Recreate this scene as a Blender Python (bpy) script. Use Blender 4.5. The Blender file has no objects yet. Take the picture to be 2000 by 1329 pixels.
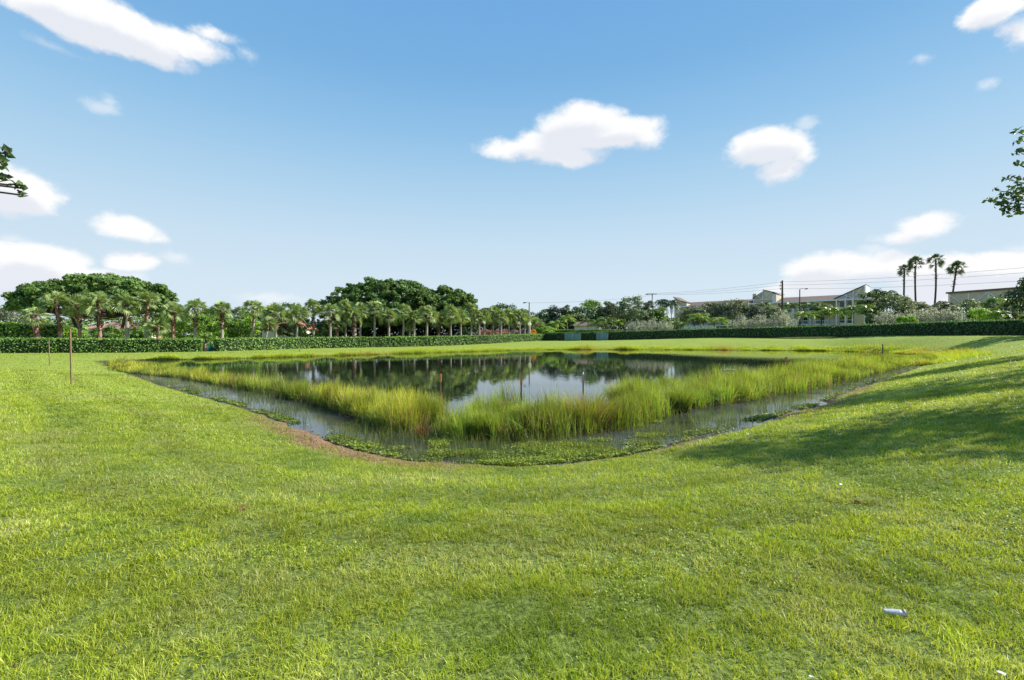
import bpy, math
import numpy as np
from math import radians as R, sin, cos, pi

SC = bpy.context.scene
COL = SC.collection
F = 889.0; HOR = 653.0; CAMZ = 1.6; WL = -0.75

# ------------------------------------------------------------------ helpers
def zat(y, D): return CAMZ + (HOR - y) * D / F
def XY(px, D): return ((px - 1000) / F * D, D)
def lin(r, g, b):
    f = lambda c: (c / 255 / 12.92) if c <= 10 else ((c / 255 + .055) / 1.055) ** 2.4
    return (f(r), f(g), f(b))
def norm(v):
    v = np.asarray(v, float)
    return v / np.maximum(np.linalg.norm(v, axis=-1, keepdims=True), 1e-9)

def _h(ix, iy, s):
    a = np.sin(ix * 127.1 + iy * 311.7 + s * 74.7) * 43758.5453
    return a - np.floor(a)
def vnoise(x, y, s=0):
    x = np.asarray(x, float); y = np.asarray(y, float)
    ix = np.floor(x); iy = np.floor(y); fx = x - ix; fy = y - iy
    fx = fx * fx * (3 - 2 * fx); fy = fy * fy * (3 - 2 * fy)
    return ((_h(ix, iy, s) * (1 - fx) + _h(ix + 1, iy, s) * fx) * (1 - fy)
            + (_h(ix, iy + 1, s) * (1 - fx) + _h(ix + 1, iy + 1, s) * fx) * fy)
def fbm(x, y, s=0, o=3):
    t = 0; a = .5; n = 0
    for k in range(o):
        t = t + a * vnoise(x * 2 ** k, y * 2 ** k, s + k * 13); n += a; a *= .5
    return t / n

class MB:
    """collects vertices / faces / colours, then makes ONE mesh object"""
    def __init__(s): s.v = []; s.f = []; s.c = []; s.m = []; s.n = 0; s.sm = []
    def add(s, v, f, col=(.5, .5, .5), mi=0, smooth=False):
        v = np.asarray(v, np.float32).reshape(-1, 3); f = np.asarray(f, np.int32)
        c = np.asarray(col, np.float32)
        if c.ndim == 1: c = np.broadcast_to(c[:3], (len(v), 3))
        s.v.append(v); s.c.append(c); s.f.append(f + s.n); s.m.append(mi); s.sm.append(smooth); s.n += len(v)
        return s
    def box(s, x0, x1, y0, y1, z0, z1, mi=0, col=(.5, .5, .5), fr=None):
        v = np.array([(x, y, z) for z in (z0, z1) for y in (y0, y1) for x in (x0, x1)], float)
        if fr is not None: v = fr(v)
        return s.add(v, [(0, 2, 3, 1), (4, 5, 7, 6), (0, 1, 5, 4), (2, 6, 7, 3), (0, 4, 6, 2), (1, 3, 7, 5)], col, mi)
    def tube(s, pts, rad, n=7, mi=0, col=(.5, .5, .5)):
        pts = np.asarray(pts, float); k = len(pts)
        rad = np.broadcast_to(np.asarray(rad, float), (k,))
        t = norm(np.gradient(pts, axis=0)) if k > 1 else None
        up = np.where(np.abs(t[:, 2:3]) > .9, np.array([[1., 0, 0]]), np.array([[0., 0, 1]]))
        a = norm(np.cross(t, up)); b = np.cross(t, a)
        an = np.linspace(0, 2 * pi, n, endpoint=False)
        v = pts[:, None] + rad[:, None, None] * (np.cos(an)[None, :, None] * a[:, None] + np.sin(an)[None, :, None] * b[:, None])
        v = v.reshape(-1, 3)
        i = np.arange(k - 1)[:, None] * n; j = np.arange(n)[None, :]; j2 = (j + 1) % n
        f = np.stack([i + j, i + j2, i + n + j2, i + n + j], -1).reshape(-1, 4)
        c = col if np.asarray(col).ndim == 1 else np.repeat(col, n, 0)
        s.add(v, f, c, mi, True)
        s.add(v[-n:], [list(range(n))], np.asarray(c)[-n:] if np.asarray(c).ndim == 2 else c, mi)
        return s
    def prism(s, poly, y0, y1, mi=0, col=(.5, .5, .5), fr=None):
        """poly in (x,z), extruded along y"""
        n = len(poly)
        v = np.array([(x, y0, z) for x, z in poly] + [(x, y1, z) for x, z in poly], float)
        if fr is not None: v = fr(v)
        s.add(v, [list(range(n))], col, mi)
        s.add(v, [list(range(2 * n - 1, n - 1, -1))], col, mi)
        s.add(v, [(i, i + n, (i + 1) % n + n, (i + 1) % n) for i in range(n)], col, mi)
        return s
    def build(s, name, mats, parent=None, loc=None, recalc=False):
        me = bpy.data.meshes.new(name)
        v = np.concatenate(s.v); c = np.concatenate(s.c)
        loops = np.concatenate([f.reshape(-1) for f in s.f]).astype(np.int32)
        sizes = np.concatenate([np.full(len(f), f.shape[1], np.int32) for f in s.f])
        mi = np.concatenate([np.full(len(f), m, np.int32) for f, m in zip(s.f, s.m)])
        sm = np.concatenate([np.full(len(f), q, bool) for f, q in zip(s.f, s.sm)])
        if loc is not None: v = v - np.asarray(loc, np.float32)
        me.vertices.add(len(v)); me.vertices.foreach_set('co', v.astype(np.float32).ravel())
        me.loops.add(len(loops)); me.loops.foreach_set('vertex_index', loops)
        me.polygons.add(len(sizes))
        me.polygons.foreach_set('loop_start', np.concatenate([[0], np.cumsum(sizes)[:-1]]).astype(np.int32))
        me.polygons.foreach_set('material_index', mi)
        me.polygons.foreach_set('use_smooth', sm)
        me.update(calc_edges=True)
        a = me.color_attributes.new('col', 'FLOAT_COLOR', 'POINT')
        a.data.foreach_set('color', np.concatenate([c, np.ones((len(c), 1), np.float32)], 1).astype(np.float32).ravel())
        for m in (mats if isinstance(mats, (list, tuple)) else [mats]): me.materials.append(m)
        o = bpy.data.objects.new(name, me); COL.objects.link(o)
        if parent is not None: o.parent = parent
        if loc is not None: o.location = loc
        return o

def tag(o, label=None, cat=None, group=None, kind=None):
    if label: o['label'] = label
    if cat: o['category'] = cat
    if group: o['group'] = group
    if kind: o['kind'] = kind
    return o
def empty(name, loc, label, cat, group=None, rz=0):
    o = bpy.data.objects.new(name, None); COL.objects.link(o)
    o.location = loc; o.rotation_euler = (0, 0, rz); o.empty_display_size = .3
    return tag(o, label, cat, group)
def link_copy(src, name, parent, loc=(0, 0, 0), rot=(0, 0, 0), sc=(1, 1, 1)):
    o = src.copy(); o.name = name; COL.objects.link(o); o.parent = parent
    o.location = loc; o.rotation_euler = rot; o.scale = sc
    return o

# ------------------------------------------------------------------ materials
def new_mat(name):
    m = bpy.data.materials.new(name); m.use_nodes = True
    nt = m.node_tree; nt.nodes.clear()
    return m, nt, nt.nodes.new('ShaderNodeOutputMaterial')
def leaf_mat(name, rough=.5, spec=.3, trans=.3):
    m, nt, out = new_mat(name); N = nt.nodes; L = nt.links
    at = N.new('ShaderNodeAttribute'); at.attribute_name = 'col'
    p = N.new('ShaderNodeBsdfPrincipled'); p.inputs['Roughness'].default_value = rough
    p.inputs['Specular IOR Level'].default_value = spec
    t = N.new('ShaderNodeBsdfTranslucent'); mx = N.new('ShaderNodeMixShader'); mx.inputs[0].default_value = trans
    L.new(at.outputs['Color'], p.inputs['Base Color'])
    mu = N.new('ShaderNodeMix'); mu.data_type = 'RGBA'; mu.blend_type = 'MULTIPLY'; mu.inputs[0].default_value = 1
    L.new(at.outputs['Color'], mu.inputs[6]); mu.inputs[7].default_value = (1.5, 1.45, .7, 1)
    L.new(mu.outputs[2], t.inputs[0])
    L.new(p.outputs[0], mx.inputs[1]); L.new(t.outputs[0], mx.inputs[2]); L.new(mx.outputs[0], out.inputs[0])
    return m
def plain_mat(name, c, c2=None, scale=3., rough=.7, spec=.3, bump=0, stretch=(1, 1, 1), metal=0):
    m, nt, out = new_mat(name); N = nt.nodes; L = nt.links
    p = N.new('ShaderNodeBsdfPrincipled'); p.inputs['Roughness'].default_value = rough
    p.inputs['Specular IOR Level'].default_value = spec; p.inputs['Metallic'].default_value = metal
    tc = N.new('ShaderNodeTexCoord'); mp = N.new('ShaderNodeMapping'); mp.inputs['Scale'].default_value = stretch
    no = N.new('ShaderNodeTexNoise'); no.inputs['Scale'].default_value = scale; no.inputs['Detail'].default_value = 5
    L.new(tc.outputs['Object'], mp.inputs[0]); L.new(mp.outputs[0], no.inputs[0])
    r = N.new('ShaderNodeValToRGB'); r.color_ramp.elements[0].position = .35; r.color_ramp.elements[1].position = .65
    c2 = c2 or tuple(x * .8 for x in c)
    r.color_ramp.elements[0].color = (*c2, 1); r.color_ramp.elements[1].color = (*c, 1)
    L.new(no.outputs['Fac'], r.inputs[0]); L.new(r.outputs[0], p.inputs['Base Color'])
    if bump:
        b = N.new('ShaderNodeBump'); b.inputs['Strength'].default_value = bump; b.inputs['Distance'].default_value = .05
        L.new(no.outputs['Fac'], b.inputs['Height']); L.new(b.outputs[0], p.inputs['Normal'])
    L.new(p.outputs[0], out.inputs[0])
    return m
M = {}
M['leaf'] = leaf_mat('leaf_matte')
M['palm'] = leaf_mat('palm_leaf', .4, .45, .22)
M['blade'] = leaf_mat('grass_blade', .45, .35, .35)
M['bark_grey'] = plain_mat('bark_grey', (.40, .35, .30), (.24, .21, .175), 6, .9, .1, .6, (1, 1, .5))
M['bark_red'] = plain_mat('bark_red', (.40, .25, .21), (.25, .14, .11), 6, .9, .1, .6)
M['bark_dark'] = plain_mat('bark_dark', (.12, .1, .08), (.06, .05, .04), 5, .9, .1, .6)
M['boot'] = plain_mat('palm_boots', (.28, .15, .11), (.14, .075, .055), 9, .95, .05, .8)
M['wood'] = plain_mat('stake_wood', (.30, .18, .12), (.17, .11, .075), 12, .85, .1, .3, (4, 4, .5))
M['orange'] = plain_mat('orange_tape', (.7, .24, .1), (.5, .17, .07), 10, .5)
M['white'] = plain_mat('white_paint', (.84, .83, .8), (.76, .75, .72), 4, .55)
M['concrete'] = plain_mat('concrete', (.5, .48, .43), (.38, .36, .33), 4, .85, .2, .2)
M['stucco'] = plain_mat('stucco_beige', (.66, .55, .41), (.58, .48, .355), 1.2, .9, .1, .1)
M['stucco2'] = plain_mat('stucco_cream', (.74, .70, .60), (.66, .62, .53), 1.2, .9, .1, .1)
M['roof'] = plain_mat('roof_brown', (.21, .155, .13), (.145, .11, .092), 3, .85, .1, .5, (1, 1, 6))
M['roofred'] = plain_mat('roof_red', (.48, .2, .13), (.36, .14, .09), 3, .8, .15, .5, (1, 1, 8))
M['roofpink'] = plain_mat('roof_pink', (.46, .25, .23), (.34, .17, .16), 2.5, .8, .15, .5, (1, 1, 8))
M['glass'] = plain_mat('window_glass', (.02, .025, .03), (.03, .035, .04), 1, .08, .6)
M['dark'] = plain_mat('dark_metal', (.05, .05, .05), (.03, .03, .03), 5, .6)
M['utility'] = plain_mat('utility_pole', (.12, .09, .075), (.07, .055, .045), 5, .9, .1, .3, (3, 3, .3))
M['steel'] = plain_mat('galvanised', (.45, .46, .46), (.36, .37, .37), 6, .45, .5, 0, (1, 1, 1), .6)
M['greenmesh'] = plain_mat('green_windscreen', (.03, .16, .11), (.02, .11, .08), 8, .7, .2)
M['bluemesh'] = plain_mat('teal_windscreen', (.14, .25, .27), (.09, .18, .21), 4, .6, .3, .4)
M['vanwhite'] = plain_mat('van_paint', (.7, .7, .7), (.66, .66, .66), 2, .3, .5)
M['rubber'] = plain_mat('rubber', (.02, .02, .02), (.03, .03, .03), 5, .8)
M['plastic'] = plain_mat('plastic_white', (.50, .52, .54), (.40, .42, .45), 18, .3, .5, .3)
M['paper'] = plain_mat('paper_white', (.75, .77, .8), (.6, .62, .66), 20, .7)
M['soil'] = plain_mat('soil_brown', (.28, .14, .09), (.15, .08, .055), 30, .95, .05, .8)
M['pinkcap'] = plain_mat('pink_cap', (.55, .32, .27), (.45, .26, .22), 20, .6)

# ------------------------------------------------------------------ terrain
OUT = [(200, 706), (255, 731), (330, 757), (400, 776), (460, 792), (515, 810), (560, 826), (620, 852), (680, 874), (760, 893), (830, 902), (900, 906),
       (990, 908), (1080, 904), (1160, 897), (1230, 889), (1290, 877), (1340, 862), (1390, 850), (1440, 838), (1500, 817), (1545, 806), (1585, 796),
       (1640, 772), (1700, 750), (1755, 731), (1800, 716)]
FH = F * (CAMZ - WL)
POND = [((x - 1000) / F * (FH / (y - HOR)), FH / (y - HOR)) for x, y in OUT]
POND += [(37.5, 39), (44.5, 48), (47.5, 57), (45, 63.5), (30, 67.5), (12, 69.5), (3, 68), (-3.5, 63), (-9.8, 57.6), (-16.5, 52), (-22, 47.2), (-28, 42.6), (-33, 41)]
POND = np.array(POND)
def sdist(x, y):
    """signed distance to the pond outline: negative in the water"""
    x = np.asarray(x, float).ravel(); y = np.asarray(y, float).ravel()
    out = np.empty(len(x)); A = POND; B = np.roll(POND, -1, 0)
    for i in range(0, len(x), 60000):
        X = x[i:i + 60000, None]; Y = y[i:i + 60000, None]
        ex = (B - A)[:, 0]; ey = (B - A)[:, 1]
        t = np.clip(((X - A[:, 0]) * ex + (Y - A[:, 1]) * ey) / (ex ** 2 + ey ** 2), 0, 1)
        d = np.sqrt(((X - A[:, 0] - t * ex) ** 2 + (Y - A[:, 1] - t * ey) ** 2).min(1))
        c = ((A[:, 1] > Y) != (B[:, 1] > Y)) & (X < ex * (Y - A[:, 1]) / np.where(ey == 0, 1e-9, ey) + A[:, 0])
        out[i:i + 60000] = np.where(c.sum(1) % 2 == 1, -d, d)
    return out
CT = np.array([(0, 0, 0), (0, 4, -.02), (-10, 2, 0), (10, 2, .2), (-20, 5, 0), (20, 5, .7), (0, -20, 0), (-20, -20, 0), (20, -20, .4),
      (12, 8, .42), (24, 20, .72), (40, 33, .9), (58, 52, 1.48), (57.3, 60, 1.47), (53.5, 68, 1.36), (37.8, 84, 1.03), (21, 94, .4), (6.9, 102, .1),
      (-16, 12, -.1), (-30, 25, -.3), (-36, 40, -.4), (-55, 49, -.44), (-38, 56, -.6), (-30.6, 68, -.54), (-13.5, 80, -.49), (3.3, 98, .06),
      (-80, 80, -.4), (-40, 110, -.4), (0, 150, .2), (60, 120, 1.2), (90, 80, 1.5), (90, 20, 1.0), (-90, 20, -.2), (30, 76, .35), (48, 70, .9), (-5, 70, -.45),
      (0, 300, .6), (200, 200, 1.2), (-200, 200, 0), (250, 0, 1), (-250, 0, 0), (0, -200, 0), (-20, 55, -.5)], float)
def _U(r2): return .5 * r2 * np.log(np.maximum(r2, 1e-12))
def _solve():
    P = CT[:, :2] / 50; n = len(P)
    K = _U(((P[:, None] - P[None]) ** 2).sum(-1)) + np.eye(n) * 1e-3
    A = np.zeros((n + 3, n + 3)); A[:n, :n] = K; A[:n, n] = 1; A[:n, n + 1:] = P; A[n, :n] = 1; A[n + 1:, :n] = P.T
    return np.linalg.solve(A, np.concatenate([CT[:, 2], np.zeros(3)]))
W_ = _solve()
def base_z(x, y):
    out = np.empty(len(x)); P = CT[:, :2] / 50; n = len(P)
    for i in range(0, len(x), 60000):
        q = np.stack([np.clip(x[i:i + 60000], -250, 250), np.clip(y[i:i + 60000], -200, 300)], -1) / 50
        out[i:i + 60000] = _U(((q[:, None] - P[None]) ** 2).sum(-1)) @ W_[:n] + W_[n] + q @ W_[n + 1:]
    return out
def ground(x, y, sd=None):
    x = np.asarray(x, float).ravel(); y = np.asarray(y, float).ravel()
    if sd is None: sd = sdist(x, y)
    b = base_z(x, y)
    wob = .7 * (fbm(x * 1.1, y * 1.1, 3) - .5) + .3 * (fbm(x * 4, y * 4, 4, 2) - .5)
    s = sd + wob * np.exp(-np.abs(sd))
    t = np.clip(s / 7.0, 0, 1)
    up = WL + (np.maximum(b, WL + .2) - WL) * (1 - (1 - t) ** 1.45)
    dn = WL - .7 * (1 - np.exp(np.minimum(s, 0) / 1.6))
    z = np.where(s > 0, up, dn)
    rough = .03 * (fbm(x * .5, y * .5, 9) - .5) + .012 * (fbm(x * 2.3, y * 2.3, 5) - .5)
    return z + rough * np.clip(s, 0, 1)
def gz(x, y): return float(ground([x], [y])[0])

def axis(lo, hi, fine_lo, fine_hi, d0, g):
    a = list(np.arange(fine_lo, fine_hi + 1e-6, d0)); s = d0
    while a[-1] < hi: s *= g; a.append(a[-1] + s)
    s = d0
    while a[0] > lo: s *= g; a.insert(0, a[0] - s)
    return np.array(a)
gx = axis(-900, 900, -18, 22, .22, 1.035); gy = axis(-60, 1600, 0, 26, .22, 1.03)
GX, GY = np.meshgrid(gx, gy)
sdg = sdist(GX.ravel(), GY.ravel()); gzv = ground(GX.ravel(), GY.ravel(), sdg)
nx, ny = len(gx), len(gy)
idx = np.arange(nx * ny).reshape(ny, nx)
fq = np.stack([idx[:-1, :-1], idx[:-1, 1:], idx[1:, 1:], idx[1:, :-1]], -1).reshape(-1, 4)
# r = distance from shore (mud), g = near-left dead grass strip
mud = np.clip(1 - (sdg + .0) / (.55 + .9 * (GY.ravel() > 34)), 0, 1)
X_, Y_ = GX.ravel(), GY.ravel()
def dead_mask(x, y, sd):
    edge = np.clip(1 - np.abs(x + 4.0) / 3.6, 0, 1) ** .5 * (y < 16)
    edge = np.maximum(edge, .22 * ((y < 11) & (x > -1) & (x < 4)))
    edge = np.maximum(edge, .7 * ((x > 7) & (y < 24) & (fbm(x * .3, y * .3, 77) > .45)))
    w = .15 + .5 * edge + 4.0 * edge * np.clip(fbm(x * 1.3, y * 1.3, 31) - .3, 0, 1)
    w = np.minimum(w, .95)
    return edge * np.clip((w - sd) / .3, 0, 1) * (sd > -.1)
dead = dead_mask(X_, Y_, sdg)
gm = MB().add(np.stack([X_, Y_, gzv], -1), fq, np.stack([mud, dead, np.clip((np.hypot(X_, Y_) - 6) / 16, 0, 1)], -1), smooth=True)

def ground_mat():
    m, nt, out = new_mat('lawn_ground'); N = nt.nodes; L = nt.links
    p = N.new('ShaderNodeBsdfPrincipled'); p.inputs['Roughness'].default_value = .9; p.inputs['Specular IOR Level'].default_value = .1
    ge = N.new('ShaderNodeNewGeometry'); at = N.new('ShaderNodeAttribute'); at.attribute_name = 'col'
    se = N.new('ShaderNodeSeparateColor'); L.new(at.outputs['Color'], se.inputs[0])
    def noise(sc, det=4, st=(1, 1, 1)):
        mp = N.new('ShaderNodeMapping'); mp.inputs['Scale'].default_value = st; L.new(ge.outputs['Position'], mp.inputs[0])
        n = N.new('ShaderNodeTexNoise'); n.inputs['Scale'].default_value = sc; n.inputs['Detail'].default_value = det
        L.new(mp.outputs[0], n.inputs[0]); return n.outputs['Fac']
    def ramp(f, a, b, c0, c1):
        r = N.new('ShaderNodeValToRGB'); e = r.color_ramp.elements
        e[0].position = a; e[1].position = b; e[0].color = (*c0, 1); e[1].color = (*c1, 1); L.new(f, r.inputs[0]); return r.outputs[0]
    def mix(f, a, b, bt='MIX'):
        x = N.new('ShaderNodeMix'); x.data_type = 'RGBA'; x.blend_type = bt
        if isinstance(f, float): x.inputs[0].default_value = f
        else: L.new(f, x.inputs[0])
        for s_, i in ((a, 6), (b, 7)):
            if isinstance(s_, tuple): x.inputs[i].default_value = (*s_, 1)
            else: L.new(s_, x.inputs[i])
        return x.outputs[2]
    big = ramp(noise(.22, 5), .35, .68, (.165, .235, .022), (.26, .315, .038))
    c = mix(.35, big, ramp(noise(2.5, 6), .3, .7, (.11, .18, .015), (.31, .35, .06)))
    c = mix(.45, c, ramp(noise(28, 3), .25, .75, (.06, .10, .015), (.42, .50, .11)))
    soilc = ramp(noise(22, 5), .3, .72, (.055, .08, .018), (.2, .25, .06))
    c = mix(se.outputs[2], soilc, c)
    mudc = ramp(noise(9, 4), .35, .7, (.035, .028, .02), (.12, .075, .05))
    deadc = ramp(noise(14, 4), .3, .7, (.13, .075, .05), (.33, .2, .13))
    mr = N.new('ShaderNodeMapRange'); L.new(se.outputs[0], mr.inputs[0]); mr.inputs[1].default_value = .45; mr.inputs[2].default_value = .9
    c = mix(mr.outputs[0], c, mudc); c = mix(se.outputs[1], c, deadc)
    L.new(c, p.inputs['Base Color'])
    b = N.new('ShaderNodeBump'); b.inputs['Strength'].default_value = .7; b.inputs['Distance'].default_value = .05
    L.new(noise(16, 5), b.inputs['Height']); L.new(b.outputs[0], p.inputs['Normal'])
    L.new(p.outputs[0], out.inputs[0]); return m
tag(gm.build('ground', ground_mat()), kind='structure')

def water_mat():
    m, nt, out = new_mat('pond_water'); N = nt.nodes; L = nt.links
    p = N.new('ShaderNodeBsdfPrincipled'); p.inputs['Base Color'].default_value = (.012, .016, .010, 1)
    p.inputs['Roughness'].default_value = .025; p.inputs['IOR'].default_value = 1.36
    p.inputs['Specular IOR Level'].default_value = .62
    wa = N.new('ShaderNodeAttribute'); wa.attribute_name = 'col'; wc = N.new('ShaderNodeMix'); wc.data_type = 'RGBA'; wc.inputs[6].default_value = (.012, .016, .010, 1); wc.inputs[7].default_value = (.062, .071, .078, 1); L.new(wa.outputs['Fac'], wc.inputs[0]); L.new(wc.outputs[2], p.inputs['Base Color'])  # margin base colour lifted to blue-grey, standing in for reflected sky
    ge = N.new('ShaderNodeNewGeometry')
    def noise(sc, st=(1, 1, 1)):
        mp = N.new('ShaderNodeMapping'); mp.inputs['Scale'].default_value = st; L.new(ge.outputs['Position'], mp.inputs[0])
        n = N.new('ShaderNodeTexNoise'); n.inputs['Scale'].default_value = sc; n.inputs['Detail'].default_value = 3
        L.new(mp.outputs[0], n.inputs[0]); return n.outputs['Fac']
    patch = N.new('ShaderNodeMapRange'); L.new(noise(.11), patch.inputs[0]); patch.inputs[1].default_value = .45; patch.inputs[2].default_value = .7
    patch.inputs[3].default_value = .25; patch.inputs[4].default_value = 1.
    mu = N.new('ShaderNodeMath'); mu.operation = 'MULTIPLY'; L.new(noise(4.5, (1, .6, 1)), mu.inputs[0]); L.new(patch.outputs[0], mu.inputs[1])
    at = N.new('ShaderNodeAttribute'); at.attribute_name = 'col'
    rr = N.new('ShaderNodeMapRange'); L.new(at.outputs['Fac'], rr.inputs[0]); rr.inputs[3].default_value = .025; rr.inputs[4].default_value = .17; L.new(rr.outputs[0], p.inputs['Roughness'])
    b = N.new('ShaderNodeBump'); b.inputs['Distance'].default_value = .03
    r3 = N.new('ShaderNodeMapRange'); L.new(at.outputs['Fac'], r3.inputs[0]); r3.inputs[3].default_value = .16; r3.inputs[4].default_value = 1.1; L.new(r3.outputs[0], b.inputs['Strength'])
    L.new(mu.outputs[0], b.inputs['Height']); L.new(b.outputs[0], p.inputs['Normal'])
    L.new(p.outputs[0], out.inputs[0]); return m
wx = np.concatenate([np.arange(-45, 60.1, .5)]); wy = np.arange(5, 80.1, .5)
WX, WY = np.meshgrid(wx, wy); wsd = sdist(WX.ravel(), WY.ravel()); wi = np.arange(wsd.size).reshape(WX.shape)
wq = np.stack([wi[:-1, :-1], wi[:-1, 1:], wi[1:, 1:], wi[1:, :-1]], -1).reshape(-1, 4)
shallow = (.35 + .65 * np.clip((fbm(WX.ravel() * 1.1, WY.ravel() * 1.1, 19) - .35) * 4, 0, 1)) * np.clip(1 + (wsd + 1.6) / 2.0, 0, 1) * np.clip((44 - WY.ravel()) / 8, 0, 1)   # shallow margin, rougher and its colour paler in place of sky reflection, 0..1
keepw = (wsd[wq] < 1.5).any(1)
wm = MB().add(np.stack([WX.ravel(), WY.ravel(), np.full(wsd.size, WL)], -1), wq[keepw], np.stack([shallow] * 3, -1))
tag(wm.build('pond_water', water_mat()), kind='structure')

# ------------------------------------------------------------------ blades
def blades(mb, x, y, z, h, w, lean, rng, c_base, c_tip, segs=2, azi=None, curl=.5):
    n = len(x)
    a = rng.uniform(0, 2 * pi, n) if azi is None else azi
    fa = rng.uniform(0, 2 * pi, n)                     # facing
    wx, wy = np.cos(fa) * w / 2, np.sin(fa) * w / 2
    dx, dy = np.cos(a), np.sin(a)
    ts = np.linspace(0, 1, segs + 1)
    V = []; Cc = []
    for k, t in enumerate(ts):
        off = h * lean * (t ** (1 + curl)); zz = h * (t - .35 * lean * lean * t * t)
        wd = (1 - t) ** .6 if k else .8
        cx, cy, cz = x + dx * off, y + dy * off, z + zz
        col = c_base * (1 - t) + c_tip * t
        if k == segs:
            V.append(np.stack([cx, cy, cz], -1)[:, None]); Cc.append(col[:, None])
        else:
            V.append(np.stack([np.stack([cx - wx * wd, cy - wy * wd, cz], -1), np.stack([cx + wx * wd, cy + wy * wd, cz], -1)], 1))
            Cc.append(np.stack([col, col], 1))
    V = np.concatenate(V, 1); Cc = np.concatenate(Cc, 1); m = V.shape[1]
    b = np.arange(n)[:, None] * m
    if segs > 1:
        q = np.concatenate([b + np.array([[2 * k, 2 * k + 1, 2 * k + 3, 2 * k + 2]]) for k in range(segs - 1)], 0)
        mb.add(V.reshape(-1, 3), q, Cc.reshape(-1, 3))
        mb.f.append(b + np.array([[2 * segs - 2, 2 * segs - 1, 2 * segs]]) + mb.n - n * m); mb.m.append(0); mb.sm.append(False)
    else:
        mb.add(V.reshape(-1, 3), b + np.array([[0, 1, 2]]), Cc.reshape(-1, 3))
    return mb
def add_extra(mb):  # keep lists aligned (extra face blocks carry no vertices)
    return mb

# ------------------------------------------------------------------ leaves
def leafq(mb, C, Nn, size, rng, cols, aspect=.6, jit=.7):
    n = len(C)
    Nn = norm(Nn + rng.normal(0, jit, (n, 3)))
    a = norm(np.cross(Nn, rng.normal(0, 1, (n, 3)))); b = np.cross(Nn, a)
    s = (size * rng.uniform(.6, 1.3, n))[:, None] / 2
    V = np.stack([C - a * s, C - b * s * aspect + a * s * .1, C + a * s, C + b * s * aspect + a * s * .1], 1)
    V[:, 1] += Nn * s * .15; V[:, 3] += Nn * s * .15
    mb.add(V.reshape(-1, 3), np.arange(n * 4).reshape(-1, 4), np.repeat(cols, 4, 0))
def colmix(rng, n, c1, c2, jit=.2):
    t = rng.random((n, 1)) ** 1.3
    return (np.array(c1) * (1 - t) + np.array(c2) * t) * rng.uniform(1 - jit, 1 + jit, (n, 1))

rng = np.random.default_rng(7)
def scatter_wedge(r0, r1, dens, half=1.27):
    """points of the lawn strip in front of where one stands, r0..r1 metres out"""
    A = 2 * half * .5 * (r1 * r1 - r0 * r0) * .85
    n = int(A * dens)
    yy = np.sqrt(rng.uniform(r0 * r0, r1 * r1, n)); xx = rng.uniform(-half, half, n) * yy
    return xx, yy
def band(x, y, sd):
    """mower passes that follow the shore"""
    s_ = sd + .5 * (fbm(x * .15, y * .15, 91) - .5)
    return 1 + .10 * np.sin(s_ * 4.2) * np.clip(sd - .5, 0, 1) - .22 * np.exp(-((s_ - 2.9) / .10) ** 2) - .18 * np.exp(-((s_ - 4.4) / .10) ** 2) + .14 * np.exp(-((s_ - 2.2) / .16) ** 2)
lawn = MB()
G1 = np.array([.195, .295, .02]); G2 = np.array([.50, .545, .045]); G3 = np.array([.50, .50, .2]); G4 = np.array([.09, .21, .022])
for r0, r1, dens, h, w, segs in ((1.7, 3.2, 14500, .038, .0054, 2), (3.2, 5.2, 8800, .040, .0078, 2), (5.2, 8.5, 3100, .05, .012, 1), (8.5, 14, 1300, .055, .021, 1),
                                 (14, 26, 300, .06, .035, 1), (26, 60, 26, .06, .07, 1)):
    x, y = scatter_wedge(r0, r1, dens)
    sd = sdist(x, y)
    pn = fbm(x * 1.1, y * 1.1, 41, 3); cl = fbm(x * 7, y * 7, 51, 2)
    dm = dead_mask(x, y, sd)
    keep = (sd > .12 + .25 * cl) & (rng.random(len(x)) > dm * .35) & (rng.random(len(x)) < np.clip((cl - .22) * 2.8, .42, 1))
    x, y, sd, pn, cl, dm = x[keep], y[keep], sd[keep], pn[keep], cl[keep], dm[keep]
    z = ground(x, y, sd) - .004
    n = len(x); rr = rng.random((n, 1))
    c = G1 * (1 - rr) + G2 * rr
    dry = np.clip((pn[:, None] - .52) * 5, 0, 1) * (rng.random((n, 1)) < .45) + (rng.random((n, 1)) < .06)
    c = c * (1 - np.clip(dry, 0, 1)) + G3 * np.clip(dry, 0, 1)
    c = c * (.85 + .34 * fbm(x * .45, y * .9, 43, 2)[:, None] + .4 * (fbm(x * 3, y * 3, 44, 2)[:, None] - .5))
    dk = np.clip((.42 - pn[:, None]) * 5, 0, 1) * .5; c = c * (1 - dk) + G4 * dk
    c = c * band(x, y, sd)[:, None]
    dmm = dm[:, None] * (rng.random((n, 1)) < .75) * .9; c = c * (1 - dmm) + np.array([.3, .18, .11]) * dmm
    sun = 1.0
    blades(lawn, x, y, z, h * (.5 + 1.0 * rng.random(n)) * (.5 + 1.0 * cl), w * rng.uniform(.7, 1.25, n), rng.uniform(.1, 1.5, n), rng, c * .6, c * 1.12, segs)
lo = lawn.build('grass', M['blade'])
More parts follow.
